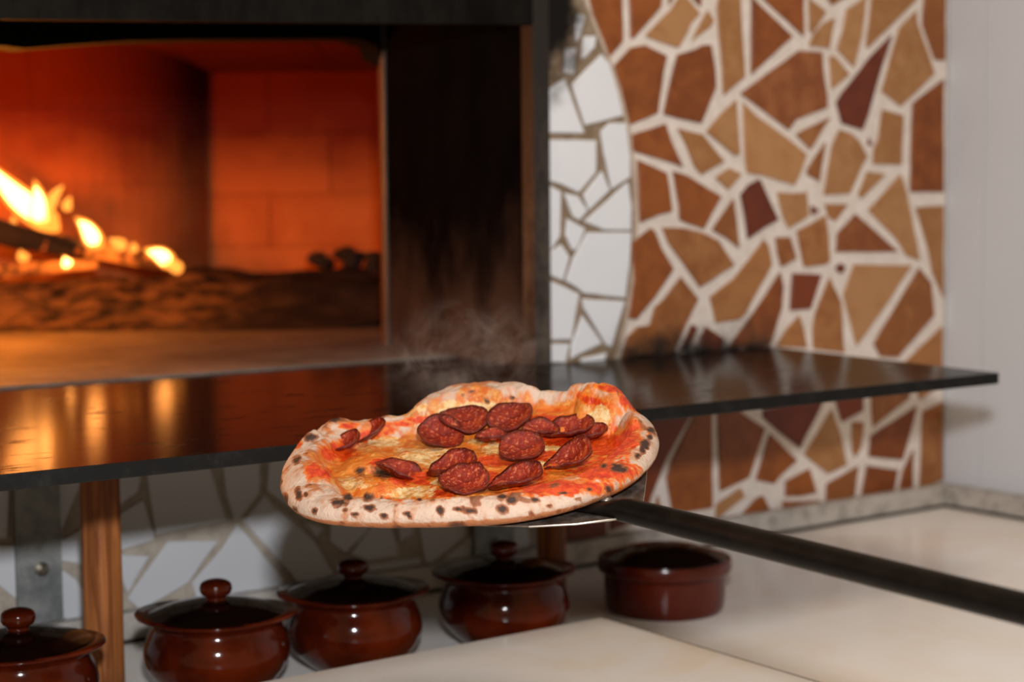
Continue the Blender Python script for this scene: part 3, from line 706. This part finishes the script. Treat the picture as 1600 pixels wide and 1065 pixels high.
# ================================================================== CLAY POTS
k = NT('brown_glaze'); n = k.noise(11, 5, .6, k.n('ShaderNodeTexCoord').outputs['Object']); z = k.n('ShaderNodeSeparateXYZ')
c = k.mix(k.ramp(n, .35, .68), srgb(46, 10, 3), srgb(88, 28, 6))
M['glaze'] = k.bsdf(c, .10, 0, .2)
k = NT('dark_glaze'); n = k.noise(14, 5, .6, k.n('ShaderNodeTexCoord').outputs['Object'])
c = k.mix(k.ramp(n, .35, .7), srgb(15, 5, 3), srgb(27, 9, 5)); M['lidglaze'] = k.bsdf(c, .12, 0, .3)
POTG = 'lidded clay pots under the shelf'
def make_pot(label):
    e = empty('clay_pot', (0, 0, 0), label, 'pot', POTG)
    body = spline([(0, 0), (.030, 0), (.0385, .002), (.054, .014), (.0665, .029), (.0710, .043), (.0690, .057), (.0640, .069), (.0632, .0735), (.0660, .0775), (.0690, .0800), (.0690, .0822), (.064, .0826), (.057, .077)], 6)
    lathe('body', body, M['glaze'], e, 72)
    lid = spline([(.0660, .0810), (.0668, .0830), (.060, .0856), (.044, .0905), (.026, .0940), (.013, .0955), (.0, .0960)], 6)
    lo_ = lathe('lid', lid, M['lidglaze'], e, 72)
    knob = spline([(.0115, .0945), (.0095, .0965), (.0100, .0990), (.0140, .1015), (.0158, .1065), (.0142, .1120), (.0080, .1150), (0, .1158)], 6)
    lathe('knob', knob, M['glaze'], lo_, 40)
    for s in (-1, 1):   # flat lug handles flaring from the rim
        bm = bmesh.new(); n = 26; top_, mid_, bot_ = [], [], []
        for i in range(n+1):
            t = math.pi*i/n; an = (t-math.pi/2)*.62; R_ = .0675+.0120*max(0.0, math.sin(t))**1.3
            x, y = R_*math.cos(an), R_*math.sin(an); f = math.sin(t)
            top_.append(bm.verts.new((s*x*.985, s*y*.985, .0836+.0016*f))); mid_.append(bm.verts.new((s*x, s*y, .0818+.0016*f))); bot_.append(bm.verts.new((s*x*.985, s*y*.985, .0792+.0020*f)))
        ti = [bm.verts.new((s*.0625*math.cos((math.pi*i/n-math.pi/2)*.62), s*.0625*math.sin((math.pi*i/n-math.pi/2)*.62), .0828)) for i in range(n+1)]
        bi = [bm.verts.new((s*.0625*math.cos((math.pi*i/n-math.pi/2)*.62), s*.0625*math.sin((math.pi*i/n-math.pi/2)*.62), .0768)) for i in range(n+1)]
        for A_, B_ in ((ti, top_), (top_, mid_), (mid_, bot_), (bot_, bi)):
            for i in range(n): bm.faces.new((A_[i], A_[i+1], B_[i+1], B_[i]))
        from_bm('handle', bm, M['glaze'], e, True)
    return e
def copy_tree(o, parent=None):
    c = o.copy(); COL.objects.link(c); c.parent = parent
    if parent is not None: c.matrix_parent_inverse = o.matrix_parent_inverse.copy()
    for ch in o.children: copy_tree(ch, c)
    return c
pots = [((337, 918), -38, 'round lidded clay pot just right of the brown wooden post'),
        ((28, 964), -42, 'round lidded clay pot left of the wooden post, cut by the frame'),
        ((551, 885), -24, 'round lidded clay pot third from the left, under the left of the pizza'),
        ((787, 856), -20, 'round lidded clay pot fourth from the left, in the pizza shadow')]
p0 = None
for (u, v), rz, lab in pots:
    x, y = onZ(u, v, .107)[:2]
    if p0 is None: p0 = make_pot(lab); e = p0
    else: e = copy_tree(p0); e['label'] = lab
    e.location = (x, y, 0); e.rotation_euler = (0, 0, math.radians(rz))
# straight-sided pot at the right
e = empty('clay_casserole', (0, 0, 0), 'straight sided reddish brown clay casserole under the peel handle', 'pot', None)
k = NT('red_glaze'); n = k.noise(9, 5, .6, k.n('ShaderNodeTexCoord').outputs['Object'])
M['redglaze'] = k.bsdf(k.mix(k.ramp(n, .3, .7), srgb(54, 14, 6), srgb(80, 22, 7)), .16, 0, .3)
lathe('body', spline([(0, 0), (.060, 0), (.0675, .002), (.0700, .007), (.0712, .02), (.0716, .040), (.0722, .0435), (.0775, .0475), (.0790, .052), (.0785, .060), (.0765, .0625), (.070, .061), (.064, .056)], 5), M['redglaze'], e, 80)
ld_ = lathe('lid', spline([(.0735, .0605), (.0735, .0635), (.066, .0660), (.045, .0725), (.024, .0765), (.012, .0775), (0, .0778)], 5), M['lidglaze'], e, 72)
e.location = (1.326, -.263, 0)

# ================================================================== PIZZA
PC = rt*(735-800)/FPX*1.375 + dn*(725-532.5)/FPX*1.375 + fw*1.375 + CAM
U = rt*.294 + dn*(-.031) + fw*0.0; U /= np.linalg.norm(U)
V = dn*(-.245) + fw*1.0; V -= U*(V@U); V /= np.linalg.norm(V)
N = np.cross(U, V)
if N[2] < 0: N = -N
def on_plane(u, v, off=0.0):
    d = ray(u, v); p0_ = PC+N*off; t = ((p0_-CAM)@N)/(d@N); p = CAM+d*t-PC
    return np.array([p@U, p@V])
def proj(P):
    q = P-CAM; z_ = q@fw
    return 800+FPX*(q@rt)/z_, 532.5+FPX*(q@dn)/z_
EQ = [(440,747),(443,775),(462,797),(500,809),(560,813),(640,813),(720,811),(800,806),(870,794),(930,776),(985,751),(1015,726),(1029,700),(1026,678),(1010,657),(985,643),(940,635),(880,633),(810,635),(745,631),(690,642),(640,657),(580,666),(525,674),(490,685),(465,703),(450,722)]
E2 = np.array([on_plane(u, v) for u, v in EQ])
th = np.arctan2(E2[:, 1], E2[:, 0]); rr = np.hypot(E2[:, 0], E2[:, 1]); od = np.argsort(th); th, rr = th[od], rr[od]
def Rout(t):
    t = (np.asarray(t)+np.pi) % (2*np.pi)-np.pi
    return np.interp(t, np.r_[th-2*np.pi, th, th+2*np.pi], np.r_[rr, rr, rr])
def vn(X, Y, Z=0.0, s=1.0, seed=0.0):
    X = np.asarray(X); Y = np.asarray(Y); out = np.empty(X.size)
    for i, (a_, b_) in enumerate(zip(X.ravel(), Y.ravel())): out[i] = noise.fractal((a_*s+seed, b_*s, Z+seed*.37), 1.0, 2.0, 3)
    return out.reshape(X.shape)
# blisters: photograph position, radius, height
BUB = [(868,646,.040,.013),(812,636,.018,.004),(945,648,.027,.021),(990,668,.022,.010),(915,636,.014,.008),(745,634,.062,.013),(700,644,.03,.004),(800,636,.04,.004),(592,745,.021,.009),(525,745,.030,.005),(575,705,.024,.008),(482,692,.013,.008),(518,672,.018,.006),(1010,700,.015,.003),(790,760,.020,.003),(860,705,.02,.003),(640,690,.02,.002),(470,745,.03,.004),(700,806,.03,.003),(830,800,.03,.003)]
BP = [(on_plane(u, v, .006), r, h) for u, v, r, h in BUB]
def smooth(x): x = np.clip(x, 0, 1); return x*x*(3-2*x)
def top_h(a_, b_, s_, t_, nz=0.0):
    inner = -.0045+.0
    lip = .80+.035*np.sin(3*t_+.7)+.025*np.sin(7*t_)
    w = smooth((s_-lip+.07)/.11); rise = inner*(1-w)+.0105*w
    q = np.clip((s_-.875)/.125, 0, 1); arc = np.sqrt(np.clip(1-q*q, 0, 1))
    h = rise*np.where(s_ > .875, arc, 1.0)
    for c_, r_, hh in BP:
        d2 = ((a_-c_[0])**2+(b_-c_[1])**2)/(r_*r_); h = h+hh*np.clip(1-d2, 0, 1)**.75*np.where(s_ > .9, np.clip((1.0-s_)/.1, 0, 1), 1)
    return h+nz
NTH, NS = 520, 100
ss = np.r_[np.linspace(0.0, .76, 56), np.linspace(.765, 1.0, NS-56)]
TT, SS = np.meshgrid(np.linspace(0, 2*np.pi, NTH, endpoint=False), ss)
RR = Rout(TT); ker = np.hanning(21); ker /= ker.sum()
RR = np.array([np.convolve(np.r_[q[-10:], q, q[:10]], ker, 'valid') for q in RR])
AA, BB = SS*RR*np.cos(TT), SS*RR*np.sin(TT)
n1 = vn(AA, BB, 0, 38); n2 = vn(AA, BB, 2, 120, 5.0); n3 = vn(AA, BB, 4, 300, 11.0)
fade = np.clip((1.0-SS)/.06, 0, 1)
HH = top_h(AA, BB, SS, TT, (n1*.0022+n2*.0009+n3*.0003)*fade)
# underside ring
s2 = np.array([.995, .97, .93, .86, .7, .4, 0.0]); T2, S2 = np.meshgrid(np.linspace(0, 2*np.pi, NTH, endpoint=False), s2)
A2, B2 = S2*RR[0]*np.cos(T2), S2*RR[0]*np.sin(T2)
H2 = -.0100*np.sqrt(np.clip(1-np.clip((S2-.86)/.14, 0, 1)**2, 0, 1))
a_all = np.r_[AA.ravel(), A2.ravel()]; b_all = np.r_[BB.ravel(), B2.ravel()]; h_all = np.r_[HH.ravel(), H2.ravel()]
PTS = PC[None]+a_all[:, None]*U[None]+b_all[:, None]*V[None]+h_all[:, None]*N[None]
tot = len(ss)+len(s2); faces = []
for i in range(tot-1):
    for j in range(NTH):
        j2 = (j+1) % NTH; faces.append((i*NTH+j, i*NTH+j2, (i+1)*NTH+j2, (i+1)*NTH+j))
pz = empty('pizza', tuple(PC-N*.011), 'round salami pizza with a leopard spotted crust held out on the peel', 'pizza')
me = bpy.data.meshes.new('dough'); me.from_pydata(PTS.tolist(), [], faces); me.update()
dough = link('dough', me, None, pz, True)
# what the baking left where: char, sauce, molten cheese, gold (stored on the dough itself)
q = PTS-CAM; zc = q@fw; PU = 800+FPX*(q@rt)/zc; PV = 532.5+FPX*(q@dn)/zc
sall = np.r_[SS.ravel(), S2.ravel()]; ntop = SS.size; nall = len(PTS)
N2 = np.r_[n2.ravel(), np.zeros(nall-ntop)]; N1 = np.r_[n1.ravel(), np.zeros(nall-ntop)]; N3 = np.r_[n3.ravel(), np.zeros(nall-ntop)]
seen = (np.r_[BB.ravel()*0, np.zeros(nall-ntop)]) == 0
def blobs(L, soft=.45, wob=.5):
    m_ = np.zeros(nall)
    for e_ in L:
        u, v, rx, ry = e_[:4]; an = math.radians(e_[4]) if len(e_) > 4 else 0; st = e_[5] if len(e_) > 5 else 1.0
        dx, dy = PU-u, PV-v; x_ = dx*math.cos(an)+dy*math.sin(an); y_ = -dx*math.sin(an)+dy*math.cos(an)
        d_ = np.sqrt((x_/rx)**2+(y_/ry)**2)+wob*(N2*.6+N3*.5)
        m_ = np.maximum(m_, st*smooth((1+soft-d_)/(2*soft)))
    return m_
CHAR = [(575,777,10,9),(527,784,15,8),(542,777,9,7),(577,793,11,7),(597,739,17,11,20),(563,735,9,9),(466,771,7,13,-15),(461,795,5,5),(492,797,6,6),(688,797,7,8),(716,795,9,5),(735,798,12,6),(783,795,10,9),(800,780,11,7),(784,775,8,5),(836,781,9,5),(964,730,12,9),(975,733,8,6),(944,728,7,5),(1008,693,9,9),(1003,702,6,8),(996,712,6,6),(950,764,8,7),(485,683,12,8),(520,655,17,5),(597,647,14,6,-10),(605,643,8,6),(463,718,9,7,-40),(438,752,4,8),(446,778,5,12),(1017,671,9,5,15),(1015,683,6,5),(740,612,12,3),(725,617,7,3),(800,621,6,3),(760,628,6,3),(556,803,9,4),(600,805,7,4),(596,777,5,3),(636,802,8,4),(745,818,10,3),(880,770,8,3),(655,780,6,3),(540,797,5,4),(478,772,4,4),(905,780,8,4),(920,765,6,4),(640,806,5,3),(830,800,5,4),(860,790,6,3)]
char = blobs([(u_[0], u_[1], u_[2]*.82, u_[3]*.82)+tuple(u_[4:]) for u_ in CHAR], .62, .75)
rnd_ = np.clip((N1*1.2+N2*.7-.62)*4, 0, 1)*(sall > .86)
char = np.maximum(char, rnd_*.7)
char[ntop:] = np.clip((vn(a_all[ntop:], b_all[ntop:], 7, 60)-.1)*3, 0, .8)
inner = smooth((.845+.02*np.r_[np.sin(3*TT+.7).ravel(), 0*S2.ravel()]+N2*.07+N1*.05-sall)/.09)
inner[ntop:] = 0
SAUCE = [(560,690,50,14,-25),(530,705,30,14),(640,745,45,14),(600,722,22,8),(830,715,60,20),(905,690,70,18),(960,695,45,20,-20),(870,762,95,12),(940,735,50,18),(760,720,50,10),(700,715,40,10),(800,690,60,12),(690,770,20,8),(850,655,60,8),(930,628,40,8,20,.8),(985,632,22,8,30,.9),(955,607,30,5,10,.9),(490,735,14,16,0,.8),(545,665,16,5,0,.8),(625,662,22,4,0,.8),(465,692,6,8,0,1),(615,775,18,6,30,.7),(660,655,25,5),(750,745,50,10),(820,745,40,10),(990,665,14,12,0,.7),(860,640,30,6,0,.6),(505,740,20,9,0,.7)]
sauce = blobs(SAUCE, .6, .8)
CHEESE = [(735,640,80,16,0),(660,715,45,12,15),(640,770,40,10,-5),(690,752,16,6),(690,706,30,8),(770,700,20,9),(745,690,14,6),(870,718,14,5),(600,690,25,8),(640,640,35,9,-12,.9),(935,650,24,20,0,1),(555,755,30,12,0,.8),(690,665,40,8,0,.8),(570,700,22,10,0,.6),(590,735,26,10,0,.6),(860,700,25,5,0,.8),(790,640,40,10,0,.9),(845,725,18,6,0,.8)]
cheese = blobs(CHEESE, .55, .8)
gold = np.clip(.40+N1*.9+N2*.8, 0, 1)*np.clip(.55+.6*smooth((.95-sall)/.12), 0, 1)
gold[ntop:] = .9
gold = np.maximum(gold, .8*np.clip(char*2, 0, 1)*.7)
for nm, arr in (('char', char), ('sauce', sauce), ('cheese', cheese), ('inner', inner), ('gold', gold)):
    at_ = me.attributes.new(nm, 'FLOAT', 'POINT'); at_.data.foreach_set('value', np.ascontiguousarray(arr, dtype=np.float32))
k = NT('baked_dough'); na = k.noise(160, 5, .65); nb = k.noise(420, 4, .6); nc = k.noise(70, 4, .6)
pale = k.mix(nc, srgb(184, 156, 136), srgb(196, 173, 154)); gl = k.mix(na, srgb(182, 114, 56), srgb(158, 80, 28))
gm = k.math('ADD', k.attr('gold'), k.math('ADD', k.math('MULTIPLY', k.math('SUBTRACT', nc, .5), 1.3), k.math('MULTIPLY', k.math('SUBTRACT', na, .5), .7)))
c = k.mix(k.ramp(gm, .22, .85, 0, .9), pale, gl)
c = k.mix(k.ramp(nb, .60, .72, 0, .35), c, srgb(170, 96, 42))
mel = k.mix(k.ramp(nc, .35, .65), srgb(200, 116, 40), srgb(188, 84, 16)); mel = k.mix(k.ramp(na, .52, .64, 0, .75), mel, srgb(206, 152, 78))
c = k.mix(k.attr('inner'), c, mel)
sa = k.attr('sauce'); org = k.mix(na, srgb(200, 88, 18), srgb(206, 116, 36))
c = k.mix(k.ramp(k.math('ADD', sa, k.math('MULTIPLY', k.math('SUBTRACT', na, .5), .6)), .12, .50), c, org)
red = k.mix(k.ramp(na, .38, .62), srgb(178, 40, 8), srgb(204, 72, 16)); red = k.mix(k.ramp(nb, .56, .72, 0, .7), red, srgb(136, 24, 6))
c = k.mix(k.ramp(k.math('ADD', sa, k.math('MULTIPLY', k.math('SUBTRACT', nc, .5), .9)), .42, .80), c, red)
chs = k.mix(k.ramp(na, .42, .60), srgb(214, 182, 132), srgb(198, 134, 64))
c = k.mix(k.ramp(k.math('ADD', k.attr('cheese'), k.math('MULTIPLY', k.math('SUBTRACT', na, .5), 1.3)), .45, .75), c, chs)
ch = k.math('ADD', k.attr('char'), k.math('MULTIPLY', k.math('SUBTRACT', na, .5), .45)); c = k.mix(k.ramp(ch, .12, .55, 0, .85), c, srgb(128, 66, 26)); c = k.mix(k.ramp(ch, .55, .98, 0, .95), c, srgb(40, 23, 15))
wet = k.math('MULTIPLY', k.attr('inner'), k.math('ADD', .55, k.math('MULTIPLY', k.attr('sauce'), .4)), True)
k.bump(k.math('ADD', na, k.math('MULTIPLY', nb, .6)), .7, .0022)
me.materials.append(k.bsdf(c, k.ramp(wet, 0, 1, .72, .20), 0, .5))

# salami: curled slices, each with its own cup and tilt
k = NT('salami'); tc = k.n('ShaderNodeTexCoord').outputs['Object']; na = k.noise(120, 4, .6, tc); nb = k.noise(340, 4, .65, tc)
c = k.mix(k.ramp(na, .3, .7), srgb(100, 13, 3), srgb(142, 34, 9)); c = k.mix(k.ramp(nb, .55, .64, 0, .75), c, srgb(200, 104, 62)); c = k.mix(k.ramp(na, .60, .72, 0, .6), c, srgb(170, 78, 26))
c = k.mix(k.ramp(k.attr('edge'), .80, 1.0, 0, .75), c, srgb(70, 12, 5)); k.bump(k.math('ADD', nb, na), 1.0, .0022)
SAL = k.bsdf(c, .2, 0, .45)
def hit_top(u, v):
    lo_p, hi_p = on_plane(u, v, .030), on_plane(u, v, -.012)
    for t in np.linspace(0, 1, 400):     # walk the line of sight down to the first surface
        a_, b_ = lo_p+(hi_p-lo_p)*t; hh = .030-.042*t
        s_ = math.hypot(a_, b_)/float(Rout(math.atan2(b_, a_)))
        if s_ < 1 and hh <= float(top_h(np.array(a_), np.array(b_), np.array(s_), np.array(math.atan2(b_, a_)))): break
    return PC+U*a_+V*b_+N*hh
def slice_(u, v, wpx, tilt, roll, cup, yaw, squash=1.0):
    p = Vector(hit_top(u, v)); r = wpx*1.08/FPX*1.36/2; bm = bmesh.new(); NR, NA = 9, 36; layer = []
    for side in (0, 1):
        rings = []
        for i in range(NR):
            f = i/(NR-1); ring = []
            for j in range(NA):
                an = 2*math.pi*j/NA; q = r*f*(1+(.10*noise.noise((math.cos(an)*1.4+u, math.sin(an)*1.4+v, 0))+.03*noise.noise((math.cos(an)*6+u, math.sin(an)*6+v, 0)))*f)
                x, y = q*math.cos(an), q*math.sin(an)*squash
                zc_ = cup*r*(math.cos(yaw)*x/r+math.sin(yaw)*y/r)**2*1.0+.16*r*f*f+.12*r*noise.noise((x*90+u, y*90, v))*f
                ring.append(bm.verts.new((x, y, zc_+(.0 if side == 0 else -.0026*(1-.3*f**6)))))
            rings.append(ring)
        layer.append(rings)
    for side, rings in enumerate(layer):
        for A_, B_ in zip(rings, rings[1:]):
            for j in range(NA):
                fc = (A_[j], A_[(j+1) % NA], B_[(j+1) % NA], B_[j]); bm.faces.new(fc if side == 0 else fc[::-1])
    for j in range(NA): bm.faces.new((layer[0][-1][j], layer[0][-1][(j+1) % NA], layer[1][-1][(j+1) % NA], layer[1][-1][j]))
    # collapse the centres
    for rings in layer: bmesh.ops.pointmerge(bm, verts=rings[0], merge_co=sum((w.co for w in rings[0]), Vector())/NA)
    basis = Matrix((U, V, N)).transposed()
    R_ = basis @ (Matrix.Rotation(math.radians(tilt), 3, 'X') @ Matrix.Rotation(math.radians(roll), 3, 'Y'))
    lift = r*.34*abs(math.sin(math.radians(tilt)))+.0034
    bmesh.ops.recalc_face_normals(bm, faces=bm.faces)
    mesh = bpy.data.meshes.new('salami_slice'); bm.to_mesh(mesh); bm.free()
    ed = mesh.attributes.new('edge', 'FLOAT', 'POINT'); ed.data.foreach_set('value', [math.hypot(w.co.x, w.co.y/squash)/r for w in mesh.vertices])
    o = link('salami_slice', mesh, SAL, None, True); o.matrix_world = Matrix.Translation(p+Vector(N)*lift) @ R_.to_4x4()
    bpy.context.view_layer.update(); mw = o.matrix_world.copy(); o.parent = pz; o.matrix_parent_inverse = pz.matrix_world.inverted(); o.matrix_world = mw
for s_ in [(690,692,74,24,12,.22,1.2),(726,668,76,16,6,.20,.4),(800,664,74,18,-8,.20,2.6),(816,713,72,20,0,.18,1.57),(893,728,78,12,-22,.40,1.0,.8),(890,682,84,6,-8,.40,1.3,.75),(845,682,60,8,4,.35,1.6,.85),(708,740,76,6,-12,.40,1.2,.85),(726,764,72,18,4,.20,.8),(808,760,80,4,-12,.45,1.3,.75),(622,745,70,4,24,.40,1.1,.8),(582,684,60,14,-34,.35,1.4,.75),(542,702,58,12,-28,.40,1.3,.75),(768,690,50,4,0,.4,1.4,.8),(925,686,56,4,-14,.4,1.2,.7)]:
    slice_(*s_)

# ================================================================== PEEL
peel = empty('pizza_peel', tuple(PC-N*.0135), 'thin steel pizza peel with a dark round handle under the pizza', 'peel')
k = NT('peel_steel'); n = k.noise(80, 5, .7); n2 = k.noise(26, 5, .7)
c = k.mix(k.ramp(n, .35, .7), srgb(88, 78, 70), srgb(150, 140, 130)); c = k.mix(k.ramp(n2, .5, .72, 0, .7), c, srgb(52, 42, 36)); k.bump(n, .4, .0008)
M['peel'] = k.bsdf(c, .38, .75, .5)
k = NT('handle_steel'); n = k.noise(60, 5, .7); n2 = k.noise(16, 4, .6)
c = k.mix(k.ramp(n, .35, .7), srgb(7, 5, 4), srgb(14, 11, 9)); c = k.mix(k.ramp(n2, .55, .75, 0, .4), c, srgb(28, 21, 16)); k.bump(n, .3, .0008)
M['handle'] = k.bsdf(c, .40, 0, .14)
OFF = -.0118
BL = [(826,821),(900,817),(958,810),(985,803),(1003,795),(1007,770),(1010,745),(1012,712),(1000,685),(960,665),(880,652),(760,650),(640,672),(540,712),(500,748),(520,790),(620,808),(740,819)]
def P3(a_, b_, h): return tuple(PC+U*a_+V*b_+N*h)
bp = [on_plane(u, v, OFF) for u, v in BL]
bm = bmesh.new(); prism(bm, [P3(a_, b_, 0) for a_, b_ in bp], tuple(N*(OFF-.0014)), tuple(N*OFF))
bmesh.ops.recalc_face_normals(bm, faces=bm.faces)
es = [e_ for e_ in bm.edges if abs((e_.verts[0].co-e_.verts[1].co).dot(Vector(N))) < 1e-4]
bmesh.ops.bevel(bm, geom=es, offset=.0004, segments=1, affect='EDGES')
from_bm('blade', bm, M['peel'], peel)
# bright rolled rim along the free edge of the blade
k = NT('rim_steel'); M['rimsteel'] = k.bsdf(srgb(190, 184, 176), .3, .9)
bm = bmesh.new(); rings = []
for (a_, b_) in bp[0:8]:
    q_ = Vector(P3(a_, b_, OFF-.0007)); rings.append([bm.verts.new(q_+Vector(N)*(.0009*math.sin(w_))+Vector(V)*(.0009*math.cos(w_))) for w_ in [2*math.pi*j/8 for j in range(8)]])
for A_, B_ in zip(rings, rings[1:]):
    for j in range(8): bm.faces.new((A_[j], A_[(j+1) % 8], B_[(j+1) % 8], B_[j]))
from_bm('blade_rim', bm, M['rimsteel'], peel, True)
# handle: flattened riveted tongue that rounds into a tube
h0 = PC+U*on_plane(915, 793, OFF)[0]+V*on_plane(915, 793, OFF)[1]+N*(OFF+.0022)
q = on_plane(985, 806, OFF); h1 = PC+U*q[0]+V*q[1]+N*(OFF+.004)
dz = (h1-CAM)@fw
h2 = at(1600, 951, dz*.775); ax = Vector(h2-h1).normalized(); h3 = np.array(Vector(h2)+ax*.55)
RT = 41/FPX*dz/2
path = []
for t in np.linspace(0, 1, 9): path.append((h0+(h1-h0)*t, .0135+(RT-.0135)*smooth(t), .0026+(RT*.95-.0026)*smooth((t-.15)/.85)))
for t in np.linspace(.03, 1, 30):
    p = h1+(h3-h1)*t; g = smooth(min(1, t*14)); path.append((p-N*(0.0*g), RT, RT*(.95+.05*g)))
bm = bmesh.new(); rings = []; n = 28
sd = Vector(ax).cross(Vector(N)).normalized(); upv = sd.cross(Vector(ax)).normalized()
for p, wx, wz in path:
    rings.append([bm.verts.new(Vector(p)+sd*(wx*math.cos(2*math.pi*j/n))+upv*(wz*math.sin(2*math.pi*j/n))) for j in range(n)])
for A_, B_ in zip(rings, rings[1:]):
    for j in range(n): bm.faces.new((A_[j], A_[(j+1) % n], B_[(j+1) % n], B_[j]))
bm.faces.new(rings[0][::-1]); bm.faces.new(rings[-1])
from_bm('handle', bm, M['handle'], peel, True)
for u, v in ((948, 791),):
    q = on_plane(u, v, OFF); p = PC+U*q[0]+V*q[1]+N*(OFF+.0058)
    bm = bmesh.new(); bmesh.ops.create_uvsphere(bm, u_segments=18, v_segments=9, radius=.0046, matrix=Matrix.Translation(p) @ Matrix((U, V, N)).transposed().to_4x4() @ Matrix.Diagonal((1, 1, .5, 1)))
    from_bm('rivet', bm, M['peel'], peel, True)

# ================================================================== STEAM over the pizza
sp = at(735, 560, 1.50)
bm = bmesh.new(); bmesh.ops.create_icosphere(bm, subdivisions=3, radius=1.0, matrix=Matrix.Translation(sp) @ Matrix.Rotation(-YAW, 4, 'Z') @ Matrix.Diagonal((.115, .06, .062, 1)))
k = NT('steam'); k.t.nodes.remove(k.b)
tc = k.n('ShaderNodeTexCoord').outputs['Generated']
d = k.n('ShaderNodeVectorMath', operation='DISTANCE'); k.put(d.inputs[0], tc); d.inputs[1].default_value = (.5, .5, .5)
fall = k.ramp(d.outputs['Value'], .5, .18)
nz = k.noise(26, 4, .6, None, 1.6)
den = k.math('MULTIPLY', k.math('MULTIPLY', k.ramp(nz, .46, .74), fall), 7.0)
pv = k.n('ShaderNodeVolumePrincipled'); pv.inputs['Color'].default_value = (.92, .86, .80, 1); k.put(pv.inputs['Density'], den)
k.put(k.out.inputs['Volume'], pv.outputs[0])
tag(from_bm('steam', bm, k.m, None, True), 'thin wisps of steam rising behind the pizza', 'steam', None, 'stuff')
